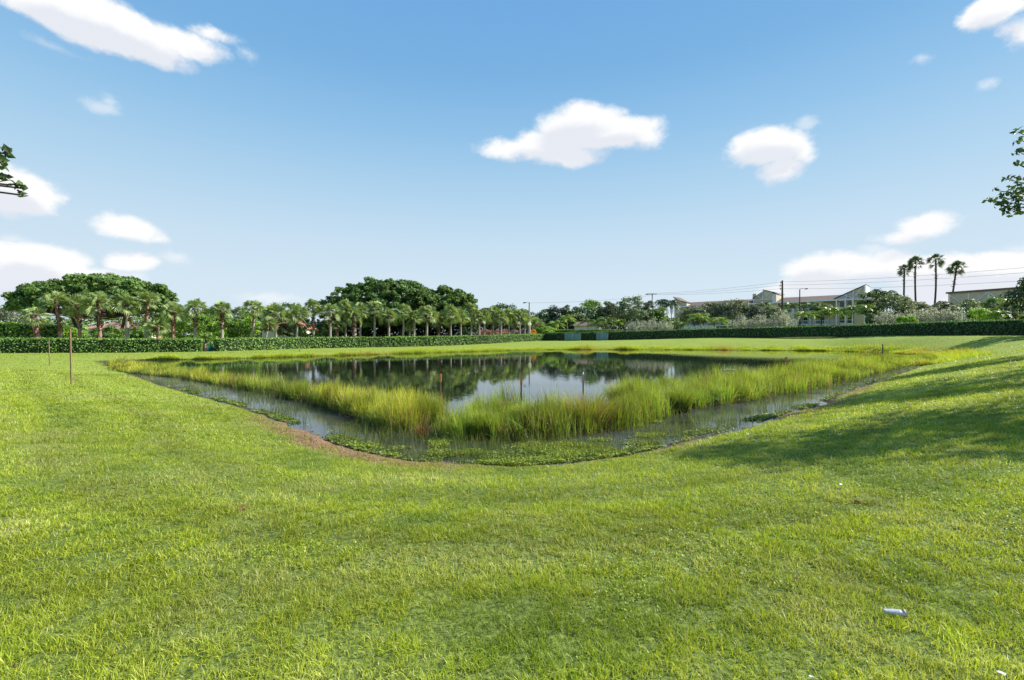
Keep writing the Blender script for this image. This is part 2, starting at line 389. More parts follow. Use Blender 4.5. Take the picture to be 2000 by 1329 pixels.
# broad leaved weeds and clover in the near turf
wd = MB(); x, y = scatter_wedge(1.7, 8, 1500); sd = sdist(x, y)
k = (fbm(x * .8 + 4, y * .8, 95, 3) + .16 * np.clip(x / y, -1, 1) - .08 > .55) & (sd > .3); x, y, sd = x[k], y[k], sd[k]; n = len(x)
leafq(wd, np.stack([x, y, ground(x, y, sd) + .015 + .03 * rng.random(n)], -1), np.tile([0, 0, 1.], (n, 1)), np.full(n, .019), rng, colmix(rng, n, (.16, .26, .03), (.40, .48, .08)), .6, .5)
tag(wd.build('lawn_weeds', M['leaf']), 'small broad leaved weeds growing in the near lawn', 'weeds', kind='stuff')
tag(lo, 'short mown green lawn grass sloping down to the pond', 'grass', kind='stuff')

# reeds: front edge and back edge of the band given as bearings / distances
FR = np.array([(225, 727), (350, 739), (500, 766), (620, 793), (700, 820), (760, 845), (900, 863), (1100, 859), (1240, 838), (1300, 818), (1340, 802), (1450, 786), (1560, 768), (1680, 741), (1800, 709), (1850, 697)], float)
BK = np.array([(225, 36), (400, 24.5), (600, 16.8), (800, 13), (870, 12.8), (930, 12.5), (1000, 12.1), (1185, 12.2), (1200, 15), (1300, 16.5), (1500, 22.5), (1700, 37), (1850, 50)], float)
def reed_pts(n, dlo, dhi):
    res = []; got = 0
    pg = np.linspace(215, 1850, 800); fg = FH / (np.interp(pg, FR[:, 0], FR[:, 1]) - HOR); bg_ = np.maximum(np.interp(pg, BK[:, 0], BK[:, 1]), fg + .6)
    ok = (bg_ > dlo) & (fg < dhi); wt = np.where(ok, np.minimum(bg_, dhi) ** 2 - np.maximum(fg, dlo) ** 2, 0); wt = np.maximum(wt, 0); cw = np.cumsum(wt) / wt.sum()
    px = np.interp(rng.random(n), cw, pg); fr = FH / (np.interp(px, FR[:, 0], FR[:, 1]) - HOR); bk = np.maximum(np.interp(px, BK[:, 0], BK[:, 1]), fr + .6)
    lo = np.maximum(fr, dlo); hi = np.maximum(np.minimum(bk, dhi), lo + .01); D = np.sqrt(lo ** 2 + (hi ** 2 - lo ** 2) * rng.random(n))
    return (px - 1000) / F * D, D, (D - fr) / (bk - fr), px
reeds = MB()
RB = np.array([.10, .09, .03]); RG = np.array([.15, .26, .035]); RY = np.array([.52, .50, .05]); RD = np.array([.26, .17, .08])
for n0, dlo, dhi, w, segs in ((10500, 0, 12.5, .016, 4), (17000, 12.5, 17, .018, 3), (26000, 17, 28, .022, 2), (26000, 28, 60, .042, 2)):
    x, y, t, px = reed_pts(int(n0 * 2.2), dlo, dhi)
    # tufts: pull towards clump centres
    cl = fbm(x * 1.5, y * 1.5, 61, 2); big = fbm(x * .35, y * .35, 63, 2)
    edge = np.clip(np.minimum(t, 1 - t) * 6, 0, 1)
    gap = 1 - .93 * np.exp(-((px - 1190) / 9) ** 2) * (x < 4)  - .45 * np.exp(-((px - 1140) / 34) ** 2)
    keep = rng.random(len(x)) < np.clip((cl - .34) * 5.5, .05, 1) * (.5 + .5 * edge) * gap
    x, y, t, px, cl, big = [q[keep][:n0] for q in (x, y, t, px, cl, big)]
    n = len(x)
    hh = np.interp(px, [215, 400, 600, 800, 950, 1100, 1180, 1230, 1500, 1700, 1850], [.40, .54, .76, .76, .84, .86, .68, .90, .80, .62, .35])
    h = hh * (.55 + .6 * rng.random(n)) * (.75 + .5 * cl) * (.85 + .25 * t)
    yl = np.clip(np.interp(px, [215, 700, 1000, 1300, 1850], [.85, .55, .42, .28, .4]) * (.3 + 1.4 * big) * (.6 + .8 * rng.random(n)), 0, 1)[:, None]
    dd = (rng.random((n, 1)) < .10 + .35 * np.clip(fbm(x * .9, y * .9, 67)[:, None] - .5, 0, 1) * 3)
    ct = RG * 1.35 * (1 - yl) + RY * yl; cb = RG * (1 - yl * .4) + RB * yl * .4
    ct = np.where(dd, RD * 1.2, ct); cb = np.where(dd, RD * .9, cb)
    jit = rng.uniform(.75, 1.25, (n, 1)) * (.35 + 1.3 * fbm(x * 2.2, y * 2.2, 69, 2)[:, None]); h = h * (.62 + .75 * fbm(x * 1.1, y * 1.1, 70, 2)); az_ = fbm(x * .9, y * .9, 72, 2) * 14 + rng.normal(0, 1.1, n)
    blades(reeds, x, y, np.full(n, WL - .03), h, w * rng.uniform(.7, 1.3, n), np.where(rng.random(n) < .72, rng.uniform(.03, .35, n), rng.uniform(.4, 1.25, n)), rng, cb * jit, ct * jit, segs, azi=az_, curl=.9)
# dead thatch at the feet of the reeds
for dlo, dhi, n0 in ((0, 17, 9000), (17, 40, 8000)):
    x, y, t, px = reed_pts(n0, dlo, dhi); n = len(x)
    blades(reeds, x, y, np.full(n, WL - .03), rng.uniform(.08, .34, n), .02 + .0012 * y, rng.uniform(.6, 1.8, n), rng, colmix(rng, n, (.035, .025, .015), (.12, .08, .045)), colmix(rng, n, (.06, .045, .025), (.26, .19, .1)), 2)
# thin scattered stems in the open shallows
n = 5500
px = rng.uniform(330, 1820, n * 3); yy = np.interp(px, [o[0] for o in OUT], [o[1] for o in OUT]); fr = np.interp(px, FR[:, 0], FR[:, 1])
yb = fr + (yy - fr) * rng.random(len(px)); D = FH / (yb - HOR); x = (px - 1000) / F * D
k = (fbm(x * 1.2, D * 1.2, 88) + rng.normal(0, .05, len(x)) > .46); x, D = x[k][:n], D[k][:n]; n = len(x)
blades(reeds, x, D, np.full(n, WL - .02), rng.uniform(.12, .4, n), np.full(n, .008) * (1 + D / 25), rng.uniform(0, .5, n), rng, np.tile([.08, .11, .03], (n, 1)), np.tile([.16, .2, .05], (n, 1)), 2)
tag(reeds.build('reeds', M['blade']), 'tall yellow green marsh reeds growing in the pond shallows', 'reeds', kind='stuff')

# far bank grasses
bank = MB(); n = 90000
t = rng.random(n) * 1.0
far_idx = list(range(26, len(POND))) ; seg = np.array([POND[i] for i in far_idx])
L_ = np.concatenate([[0], np.cumsum(np.linalg.norm(np.diff(seg, axis=0), axis=1))])
s = t * L_[-1]; bx = np.interp(s, L_, seg[:, 0]); by = np.interp(s, L_, seg[:, 1])
off = np.abs(rng.normal(0, .75, n)) - .25
c0 = np.array([8., 48.]); d = norm(np.stack([bx, by], -1) - c0); bx = bx + d[:, 0] * off * 1.5; by = by + d[:, 1] * off * 1.5
cl = fbm(bx * .6, by * .6, 15, 3); k = rng.random(n) < np.clip((cl - .22) * 3.4, .25, 1)
bx, by, cl, off = bx[k], by[k], cl[k], off[k]; n = len(bx)
sdb = sdist(bx, by)
rr = rng.random((n, 1)); red = np.clip((fbm(bx * .25, by * .25, 71)[:, None] - .45) * 3, 0, 1) * .6
c = (RG * 1.5 * (1 - rr) + RY * 1.1 * rr) * (1 - red) + np.array([.42, .26, .12]) * red
blades(bank, bx, by, np.maximum(ground(bx, by, sdb), WL) - .02, (.26 + .5 * np.clip(cl - .35, 0, 1) * 1.8) * rng.uniform(.6, 1.2, n), rng.uniform(.03, .06, n), rng.uniform(.1, .7, n), rng, c * .8, c * 1.15, 1)
tag(bank.build('bank_grass', M['blade']), 'unmown yellowish grass along the far water edge', 'grass', kind='stuff')

# low leafy water plants at the near margin
wp = MB(); n = 95000
px = rng.uniform(640, 1360, n)
yy = np.interp(px, [o[0] for o in OUT], [o[1] for o in OUT])
yb = yy + rng.uniform(-60, 3, n); D = FH / (yb - HOR); x = (px - 1000) / F * D
sdw = sdist(x, D); m = fbm(x * 1.3 + 7, D * 1.9, 23, 3)
thr = .53 + .05 * np.clip((px - 1280) / 30, 0, 1) + .16 * np.clip(-sdw / 1.6, 0, 1.6) + .1 * np.clip((880 - px) / 200, 0, 1)
k = (m + rng.normal(0, .035, n) > thr) & (sdw < .25); x, D, sdw = x[k], D[k], sdw[k]; n = len(x)
hh = .01 + .06 * rng.random(n)
leafq(wp, np.stack([x, D, np.maximum(ground(x, D, sdw), WL) + hh], -1), np.tile([0, 0, 1.], (n, 1)), np.full(n, .038), rng, colmix(rng, n, (.16, .23, .03), (.42, .48, .07)), .7, .6)
# sparser along left and right margins
n = 26000
px = rng.uniform(330, 1800, n); yy = np.interp(px, [o[0] for o in OUT], [o[1] for o in OUT]); D = FH / (yy - HOR) - rng.uniform(-.9, .15, n); x = (px - 1000) / F * D
sdw = sdist(x, D); m = fbm(x * 1.1 + 3, D * 1.1, 29, 3); k = (m + rng.normal(0, .07, n) > .53) & (sdw < .3); x, D, sdw = x[k], D[k], sdw[k]; n = len(x)
leafq(wp, np.stack([x, D, np.maximum(ground(x, D, sdw), WL) + .01 + .03 * rng.random(n)], -1), np.tile([0, 0, 1.], (n, 1)), .045 + .002 * D, rng, colmix(rng, n, (.09, .14, .03), (.28, .34, .07)), .8, .35)
tag(wp.build('water_plants', M['leaf']), 'low bright leafy plants floating at the near pond edge', 'water plants', kind='stuff')

# ------------------------------------------------------------------ trees
def crown_mesh(rng, rx, ry, rz, ncl, lpc, cr, leaf, c1, c2, flat=.7, low=-.35, extra=None, mb=None, fill=.25, aspect=.6):
    mb = mb or MB()
    u = rng.uniform(low, 1, ncl); ph = rng.uniform(0, 2 * pi, ncl)
    q = np.sqrt(1 - np.minimum(u * u, 1))
    rad = np.where(rng.random(ncl) < fill, rng.uniform(.35, .8, ncl), rng.uniform(.84, 1.08, ncl))
    cen = np.stack([rx * q * np.cos(ph) * rad, ry * q * np.sin(ph) * rad, rz * u * rad], -1)
    crs = cr * rng.uniform(.6, 1.35, ncl)
    if extra is not None:
        e = np.array(extra, float); cen = np.concatenate([cen, e[:, :3]]); crs = np.concatenate([crs, e[:, 3]])
    tone = rng.uniform(.75, 1.25, (len(cen), 1))
    k = np.maximum((lpc * (crs / cr) ** 1.5).astype(int), 6); ii = np.repeat(np.arange(len(cen)), k); n = len(ii)
    d = norm(rng.normal(0, 1, (n, 3))); d[:, 2] = np.where(d[:, 2] < -.35, -d[:, 2] * .6, d[:, 2]); d = norm(d)
    r = crs[ii, None] * rng.uniform(.55, 1.1, (n, 1))
    C = cen[ii] + d * r * np.array([1, 1, flat])
    out = norm(cen[ii] / np.array([rx, ry, rz]) + 1e-6)
    leafq(mb, C, d * .9 + out * .3 + np.array([0, 0, .25]), np.full(n, leaf), rng, colmix(rng, n, c1, c2) * tone[ii], aspect)
    return mb, cen, crs
def limbs(mb, base, fork, cen, k, r0, rng, mi=0):
    base = np.array(base, float); fork = np.array(fork, float)
    mid = (base + fork) / 2 + rng.normal(0, r0 * .4, 3) * [1, 1, 0]
    mb.tube([base - [0, 0, .3], base + [0, 0, .05], mid, fork], [r0 * 1.35, r0 * 1.15, r0 * .95, r0 * .8], 9, mi)
    for j in rng.choice(len(cen), min(k, len(cen)), replace=False):
        e = cen[j]; m1 = fork * .6 + e * .4 + [0, 0, -.08 * np.linalg.norm(e - fork)] + rng.normal(0, .15, 3)
        mb.tube([fork - [0, 0, r0 * .5], m1, e], [r0 * .5, r0 * .27, r0 * .07], 6, mi)

def tree(name, label, cat, group, X, Y, cz, rx, ry, rz, ncl, lpc, cr, leaf, c1, c2, tr=.2, nl=10, seed=1, bark='bark_dark', extra=None, low=-.35, flat=.7, fill=.25, fork=.45, ntr=1, lm='leaf'):
    rg = np.random.default_rng(seed); g = gz(X, Y)
    o = empty(name, (X, Y, g), label, cat, group)
    H = cz - g
    ex = None if extra is None else [(a - X, b - Y, c - cz, d) for a, b, c, d in extra]
    mb, cen, crs = crown_mesh(rg, rx, ry, rz, ncl, lpc, cr, leaf, c1, c2, flat, low, ex, fill=fill)
    cr_o = mb.build('crown', M[lm], o); cr_o.location = (0, 0, H)
    tb = MB(); cc = cen + [0, 0, H]
    for q in range(ntr):
        bx = 0 if ntr == 1 else (q - (ntr - 1) / 2) * rx * .25
        limbs(tb, (bx, rg.uniform(-.2, .2) * (ntr > 1), 0), (bx * 1.6, 0, max(.25, H - rz * fork)), cc, nl, tr, rg)
    if extra is not None:
        for e in cc[-len(ex):]:
            f0 = np.array([0, 0, max(.3, H - rz * fork)]); m1 = f0 * .5 + e * .5 + [0, 0, .1]
            tb.tube([f0, m1, e], [tr * .35, tr * .16, .012], 5)
    tb.build('trunk', M[bark], o)
    return o

FIC1, FIC2 = (.06, .12, .028), (.2, .32, .075)
# two great spreading figs and their neighbour
tree('fig_tree', 'broad dome shaped dark green fig tree behind the leftmost palms and the pink roofed house', 'tree', None,
     *XY(192, 78), 6.9, 11.6, 8, 4.3, 420, 110, .85, .5, FIC1, FIC2, .26, 30, 11, low=-.35, fill=.25, ntr=3)
tree('fig_tree', 'tallest broad dark green fig tree towering behind the middle of the palm row', 'tree', None,
     *XY(748, 98), 6.9, 12.0, 8, 5.9, 520, 110, .95, .55, FIC1, (.15, .25, .06), .4, 24, 12, low=-.6, fill=.25, ntr=3)
tree('fig_tree', 'smaller rounded dark fig tree joined to the right side of the tallest fig', 'tree', None,
     *XY(868, 102), 6.3, 7.2, 6, 5.2, 300, 110, .9, .55, FIC1, (.17, .27, .06), .3, 16, 13, low=-.6, ntr=2)

DK, DK2 = (.05, .09, .03), (.13, .21, .06)
BR, BR2 = (.13, .26, .03), (.32, .46, .07)
OL, OL2 = (.12, .14, .09), (.25, .28, .18)
SV, SV2 = (.2, .18, .15), (.46, .43, .38)
PLT = {'dk': (DK, DK2), 'br': (BR, BR2), 'ol': (OL, OL2), 'sv': (SV, SV2), 'md': ((.08, .16, .03), (.2, .32, .06)), 'fe': ((.10, .14, .07), (.24, .30, .15)), 'bl': ((.06, .085, .07), (.14, .18, .13))}
# px centre, half width px, top y, bottom y, distance, palette, name, label, group
BG = [
 (12, 34, 602, 650, 92, 'ol', 'tree', 'hazy grey green tree at the far left edge behind the tall bright hedge'),
 (352, 26, 614, 668, 64, 'br', 'bush', 'bright leafy bush behind the hedge beneath the palm left of the hedge gap'),
 (402, 30, 612, 668, 66, 'br', 'bush', 'large bright green bush right behind the gap in the hedge'),
 (452, 22, 618, 668, 70, 'md', 'bush', 'mid green bush between the straight palm and the leaning palm'),
 (478, 24, 610, 668, 73, 'br', 'bush', 'bright bush behind the foot of the curved leaning palm'),
 (510, 26, 604, 660, 80, 'dk', 'tree', 'dark low tree just right of the curved leaning palm'),
 (560, 34, 594, 660, 92, 'dk', 'tree', 'dark rounded tree rising behind the widest full palm crown'),
 (420, 28, 606, 660, 90, 'dk', 'tree', 'dark low tree seen between the two palms near the hedge gap'),
 (470, 22, 603, 655, 96, 'fe', 'tree', 'dull green tree behind the curved leaning palm'),
 (560, 16, 632, 668, 73, 'fe', 'bush', 'spiky dull green bush between the full palm and the red roof'),
 (590, 22, 634, 668, 76, 'md', 'bush', 'round bush in front of the orange red roofed house'),
 (636, 18, 630, 668, 80, 'dk', 'bush', 'dark bush at the right corner of the orange red roof'),
 (215, 26, 640, 668, 66, 'md', 'bush', 'dark leafy bush before the pink roof beside the white trunked palm'),
 (268, 22, 642, 668, 66, 'md', 'bush', 'leafy bush right of the white trunked palm under the fig'),
 (150, 22, 638, 668, 66, 'br', 'bush', 'bright bush between the second and third palms from the left'),
 (310, 26, 615, 660, 78, 'md', 'tree', 'mid green tree at the right foot of the broad dome fig'),
 (905, 12, 642, 662, 96, 'fe', 'bush', 'grey green spiky bush behind the hedge beside the white van'),
 (950, 22, 603, 650, 125, 'dk', 'tree', 'distant dark tree just right of the small fig behind the palms'),
 (988, 30, 599, 652, 125, 'dk', 'tree', 'distant dark tree with the highest flat top left of the white lamp pole'),
 (1022, 22, 606, 652, 125, 'dk', 'tree', 'distant dark tree directly behind the white lamp pole'),
 (1065, 22, 608, 655, 128, 'dk', 'tree', 'dark rounded tree just right of the white lamp pole'),
 (1092, 24, 601, 655, 128, 'bl', 'tree', 'bluish dark tree behind the small bright palms'),
 (1118, 24, 597, 655, 128, 'dk', 'tree', 'dark tree behind the cream walled house'),
 (1155, 28, 592, 650, 132, 'md', 'tree', 'domed olive green tree above the cream walled house'),
 (1187, 22, 594, 650, 130, 'ol', 'tree', 'olive tree behind the thin lamp post without arm bracket'),
 (1062, 26, 640, 664, 106, 'br', 'bush', 'bright clipped bush at the corner where the two hedges meet'),
 (1232, 30, 583, 645, 122, 'fe', 'tree', 'feathery grey green tree left of the wooden crossarm pole'),
 (1268, 16, 592, 645, 118, 'ol', 'tree', 'small olive tree at the foot of the crossarm pole'),
 (1282, 20, 604, 648, 112, 'md', 'bush', 'green bush below the tall pair of palms'),
 (1256, 20, 606, 648, 110, 'fe', 'bush', 'shaggy brownish green bush above the silver shrubs'),
 (1356, 26, 603, 640, 108, 'ol', 'tree', 'grey olive tree before the left end of the apartment building'),
 (1395, 26, 594, 640, 108, 'ol', 'tree', 'grey olive tree left of the darkest grey crown before the apartments'),
 (1432, 30, 589, 635, 106, 'ol', 'tree', 'widest grey olive tree before the apartment block roof'),
 (1462, 22, 598, 636, 104, 'bl', 'tree', 'dark grey tree touching the first gabled tower of the apartments'),
 (1510, 24, 604, 636, 102, 'fe', 'tree', 'dull green tree below the first gabled tower'),
 (1604, 17, 594, 622, 100, 'fe', 'tree', 'dull green tree before the balconies left of the second gabled tower'),
 (1706, 24, 569, 625, 96, 'dk', 'tree', 'round dark green tree right of the second gabled tower'),
 (1748, 30, 578, 630, 92, 'fe', 'tree', 'shaggy fan leaved tree left of the four tall palms'),
 (1790, 24, 594, 628, 94, 'ol', 'tree', 'low olive tree at the feet of the four tall palms'),
 (1842, 22, 594, 628, 94, 'ol', 'tree', 'low grey olive tree in front of the rightmost tall palm'),
 (1900, 26, 590, 628, 84, 'fe', 'tree', 'dull green tree before the second cream building'),
 (1945, 22, 584, 630, 80, 'md', 'tree', 'green tree right of the second cream building'),
 (1962, 22, 592, 632, 78, 'ol', 'tree', 'grey leaved tree with pale trunk near the right edge'),
 (1925, 26, 604, 634, 72, 'br', 'bush', 'bright yellow green bush above the right hedge near the right edge'),
 (1769, 14, 620, 636, 70, 'br', 'bush', 'small bright yellow green bush poking above the right hedge'),
]
sd_ = 100
for px, hw, ty, by, D, pal, nm, lab in BG:
    sd_ += 1; X, Y = XY(px, D); rx = hw * D / F; zt = zat(ty, D); zb = zat(by, D); rz = (zt - zb) / 2 * 1.0
    if nm == 'bush': rz = (zt - zb) * .6; cz = zt - rz
    else: cz = zt - rz
    leaf = .0042 * D; cr = max(.45, rx * .3)
    ncl = int(34 + rx * 7)
    tree('background_tree' if nm == 'tree' else 'bush', lab, nm, 'trees and bushes beyond the hedges', X, Y, cz, rx, rx * .8, rz, ncl, 62, cr, leaf, *PLT[pal],
         tr=.16 if nm == 'tree' else .07, nl=8, seed=sd_, low=-.75 if nm == 'bush' else -.6)

# continuous low growth seen between the trunks
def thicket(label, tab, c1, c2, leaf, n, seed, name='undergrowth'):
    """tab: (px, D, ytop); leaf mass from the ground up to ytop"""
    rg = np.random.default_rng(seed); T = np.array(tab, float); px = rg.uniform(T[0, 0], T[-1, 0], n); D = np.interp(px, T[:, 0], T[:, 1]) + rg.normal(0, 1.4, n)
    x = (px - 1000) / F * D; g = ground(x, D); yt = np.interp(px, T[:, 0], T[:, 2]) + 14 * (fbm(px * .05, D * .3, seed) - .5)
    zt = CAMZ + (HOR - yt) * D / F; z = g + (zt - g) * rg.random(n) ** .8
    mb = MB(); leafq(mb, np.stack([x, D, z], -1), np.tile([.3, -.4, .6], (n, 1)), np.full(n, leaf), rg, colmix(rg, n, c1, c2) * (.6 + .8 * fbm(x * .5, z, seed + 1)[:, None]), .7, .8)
    tag(mb.build(name, M['leaf']), label, 'undergrowth', kind='stuff')
thicket('dark shaded undergrowth beneath the tall figs behind the palm trunks', [(620, 92, 628), (780, 100, 622), (930, 108, 622), (940, 112, 628), (1065, 120, 625)], (.02, .035, .015), (.06, .09, .03), .6, 16000, 61)  # leaf colours set very dark, painting in the shade below the figs
thicket('low green undergrowth behind the left palms', [(-40, 98, 632), (60, 98, 632), (110, 97, 622), (345, 95, 616), (480, 88, 620), (630, 94, 628)], (.07, .13, .03), (.2, .3, .06), .5, 13000, 62)
thicket('distant mixed greenery behind the right hedge left of the apartments', [(1050, 128, 622), (1200, 130, 612), (1340, 124, 625)], (.06, .1, .04), (.18, .25, .09), .65, 12000, 63)
thicket('mixed greenery behind the right hedge before the buildings', [(1690, 92, 614), (1800, 90, 606), (1900, 84, 608), (2080, 70, 606)], (.05, .08, .03), (.15, .2, .07), .45, 11000, 64)

# silver shrubs: upright sprays
SVL = [(1240, 20, 626, 646, 100, 'silver leaved shrub at the left end of the silver row by the cream wall'),
       (1268, 22, 623, 646, 100, 'silver leaved shrub below the wooden crossarm pole'),
       (1297, 20, 626, 646, 99, 'silver leaved shrub below the tall pair of palms'),
       (1448, 22, 615, 641, 92, 'pale silver shrub below the darkest grey tree'),
       (1488, 22, 614, 641, 91, 'pale silver shrub below the first gabled tower'),
       (1532, 28, 605, 640, 90, 'largest silver shrub at the foot of the tall utility pole'),
       (1735, 24, 603, 634, 76, 'silver shrub in front of the shaggy fan leaved tree'),
       (1785, 28, 603, 632, 74, 'brownish silver shrub below the second tall palm'),
       (1828, 28, 602, 632, 73, 'brownish silver shrub below the third tall palm'),
       (1862, 22, 600, 632, 72, 'silver shrub at the foot of the rightmost tall palm')]
for px, hw, ty, by, D, lab in SVL:
    sd_ += 1; rg = np.random.default_rng(sd_); X, Y = XY(px, D); g = gz(X, Y); o = empty('silver_shrub', (X, Y, g), lab, 'shrub', 'silver leaved shrubs behind the right hedge')
    W = hw * D / F; H = zat(ty, D) - g
    fb = MB(); st = MB(); 
    for q in range(70):
        a = rg.uniform(0, 2 * pi); r = math.sqrt(rg.random()); hq = H * (1 - .35 * r * r) * rg.uniform(.75, 1.05)
        b0 = np.array([cos(a) * r * W * .3, sin(a) * r * W * .3, 0]); e = np.array([cos(a) * r * W * 1.05, sin(a) * r * W * .9, hq])
        if q % 3 == 0: st.tube([b0 - [0, 0, .1], (b0 + e) / 2 + [0, 0, .1], e], [.04, .025, .008], 5)
        tt = rg.uniform(.25, 1.03, 60)[:, None]; C = b0 * (1 - tt) + e * tt + rg.normal(0, .13, (60, 3))
        c = colmix(rg, 60, (.21, .22, .21), (.60, .62, .60)) * rg.uniform(.7, 1.2)
        leafq(fb, C, np.tile([0, 0, .6], (60, 1)), np.full(60, .24), rg, c, .42, 1)
    fb.build('crown', M['leaf'], o); st.build('stems', M['bark_dark'], o)

# ------------------------------------------------------------------ palms
def fan_crown(seed, nf=36, R0=1.0, c1=(.12, .18, .06), c2=(.36, .45, .17), droop=.4, seg=14, lo=-.75):
    rg = np.random.default_rng(seed); mb = MB()
    for i in range(nf):
        a = i * 2.39996 + rg.uniform(-.3, .3); el = lo + (1.45 - lo) * ((i + .5) / nf) ** .8 + rg.uniform(-.12, .12)
        d = np.array([cos(a) * cos(el), sin(a) * cos(el), sin(el)]); side = norm(np.array([-sin(a), cos(a), 0]) + rg.normal(0, .12, 3)); up = np.cross(d, side) * -1
        up = norm(np.cross(side, d)) * -1
        if up[2] < 0: up = -up
        ro = rg.normal(0, .75); side, up = side * cos(ro) + up * sin(ro), up * cos(ro) - side * sin(ro)
        pl = R0 * rg.uniform(.3, .6); hub = d * pl + np.array([0, 0, -.04 * R0])
        tone = rg.uniform(.7, 1.25)
        mb.tube([np.zeros(3), hub * .5 + up * .03 * R0, hub], [.018 * R0, .014 * R0, .01 * R0], 3, col=np.array([.2, .22, .08]))
        V = []; Cc = []
        for k in range(seg):
            th = (k / (seg - 1) - .5) * 2 * 1.45
            sd = norm(d * cos(th) + side * sin(th) + up * .18 * abs(th)); L = R0 * rg.uniform(.5, .62) * (1 - .16 * abs(th))
            wv_ = norm(np.cross(sd, up)) * L * .062
            m1 = hub + sd * L * .55; tip = hub + sd * L + np.array([0, 0, -1]) * L * droop * rg.uniform(.5, 1.1)
            V += [hub, m1 - wv_, tip, m1 + wv_]
            c = (np.array(c1) * (1 - (q := rg.random())) + np.array(c2) * q) * tone
            Cc += [c * .8, c, c * 1.15, c]
        mb.add(V, np.arange(len(V)).reshape(-1, 4), Cc)
    return mb
def feather_crown(seed, nf=14, R0=1.0, c1=(.07, .13, .03), c2=(.17, .26, .06), arch=.8, np_=20, lo=.0, lw=.05, ll=.3):
    rg = np.random.default_rng(seed); mb = MB()
    for i in range(nf):
        a = i * 2.39996 + rg.uniform(-.25, .25); el = lo + (1.3 - lo) * ((i + .5) / nf) + rg.uniform(-.1, .1)
        h = np.array([cos(a), sin(a), 0]); t = np.linspace(0, 1, 8)[:, None]
        L = R0 * rg.uniform(.85, 1.1)
        P = h * L * (np.cos(el) * t + .25 * t * t * np.sin(el)) + np.array([0, 0, 1]) * L * (np.sin(el) * t - arch * .75 * t * t)
        mb.tube(P, np.linspace(.02, .006, 8) * R0, 3, col=np.array([.16, .2, .06]))
        side = np.array([-sin(a), cos(a), 0]); tt = np.linspace(.16, 1, np_)
        V = []; Cc = []; tone = rg.uniform(.75, 1.25)
        for s in tt:
            p = np.array([np.interp(s, t[:, 0], P[:, j]) for j in range(3)]); p2 = np.array([np.interp(min(1, s + .05), t[:, 0], P[:, j]) for j in range(3)])
            tg = norm(p2 - p + [1e-5, 0, 0]) if s < 1 else norm(P[-1] - P[-2])
            for sg in (-1, 1):
                l = R0 * ll * (1 - .65 * abs(s - .4)) * rg.uniform(.8, 1.15)
                dd = norm(side * sg + tg * .55 + np.array([0, 0, rg.uniform(-.55, .15)]))
                w = tg * R0 * lw
                tip = p + dd * l + np.array([0, 0, -l * .3])
                m1 = p + dd * l * .5
                V += [p - w * .5, m1 - w * .6, tip, m1 + w * .6]
                q = rg.random(); c = (np.array(c1) * (1 - q) + np.array(c2) * q) * tone; Cc += [c] * 4
        mb.add(V, np.arange(len(V)).reshape(-1, 4), Cc)
    return mb
def proto(mb, mat):
    """first crown of a kind; the first palm placed takes it over, later ones copy it"""
    o = mb.build('crown', mat); o['_free'] = 1; return o
FANS = [proto(fan_crown(200 + k, 30 + 2 * k, 1.0), M['palm']) for k in range(5)]
WFAN = [proto(fan_crown(230 + k, 32, 1.0, (.03, .06, .02), (.09, .14, .045), .35, 13, -1.1), M['palm']) for k in range(2)]
FEA = [proto(feather_crown(240 + k, 13), M['palm']) for k in range(3)]
FEB = [proto(feather_crown(250 + k, 12, 1.0, (.16, .27, .03), (.32, .44, .06)), M['palm']) for k in range(3)]
ROY = [proto(feather_crown(260 + k, 15, 1.0, (.035, .07, .025), (.08, .13, .045), 1.1, 24, -.3), M['palm']) for k in range(2)]
def take(src, parent, loc, rot, sc):
    if src.get('_free'):
        del src['_free']; o = src; o.parent = parent; o.location = loc; o.rotation_euler = rot; o.scale = sc; return o
    return link_copy(src, 'crown', parent, loc, rot, sc)
def palm(name, label, group, cpx, cy, bpx, D, Rp, protos, k, bark='bark_grey', tr=.16, boots=0, curve=0, taper=.8):
    """crown centre at bearing cpx / height line cy, foot at bearing bpx, Rp = crown radius in metres"""
    rg = np.random.default_rng(int(cpx * 7 + k))
    bx, by = XY(bpx, D); g = gz(bx, by); cx, _ = XY(cpx, D); cz = zat(cy, D)
    o = empty(name, (bx, by, g), label, 'palm tree', group)
    top = np.array([cx - bx, rg.uniform(-.2, .2), cz - g - Rp * .12]); t = np.linspace(0, 1, 9)[:, None]
    P = top * t + np.array([1, 0, 0]) * curve * np.sin(t * pi); P[:, 0] += (top[0]) * (.0) * t[:, 0]
    P[0, 2] = -.2
    rad = tr * (1 + .35 * np.exp(-t[:, 0] * 9)) * (1 - (1 - taper) * t[:, 0])
    MB().tube(P, rad, 10).build('trunk', M[bark], o)
    if boots:
        b = MB(); n = int(90 * boots); L = top[2] * min(.8, .22 + .3 * boots)
        for q in range(n):
            s = 1 - (L / max(top[2], .5)) * rg.random() ** 1.1; p = np.array([np.interp(s, t[:, 0], P[:, j]) for j in range(3)]); a = rg.uniform(0, 2 * pi)
            d = np.array([cos(a), sin(a), 0]); tip = p + d * (tr * 1.4 + .3 * rg.random() * (.6 + s)) + [0, 0, rg.uniform(.1, .4)]
            w = np.array([-sin(a), cos(a), 0]) * .07
            r0 = p + d * tr * .7
            b.add([r0 - w, r0 + w, tip + w * .5, tip - w * .5, p + d * tr * 1.15 + [0, 0, .12]], [(0, 1, 2, 3)]);
            b.add([r0 - w - [0, 0, .1], r0 + w - [0, 0, .1], tip + w * .5, tip - w * .5], [(0, 1, 2, 3)])
        b.build('boots', M['boot'], o)
    take(protos[k % len(protos)], o, tuple(top), (rg.uniform(-.08, .08), rg.uniform(-.08, .08), rg.uniform(0, 6.28)), (Rp, Rp, Rp * rg.uniform(.9, 1.05)))
    return o
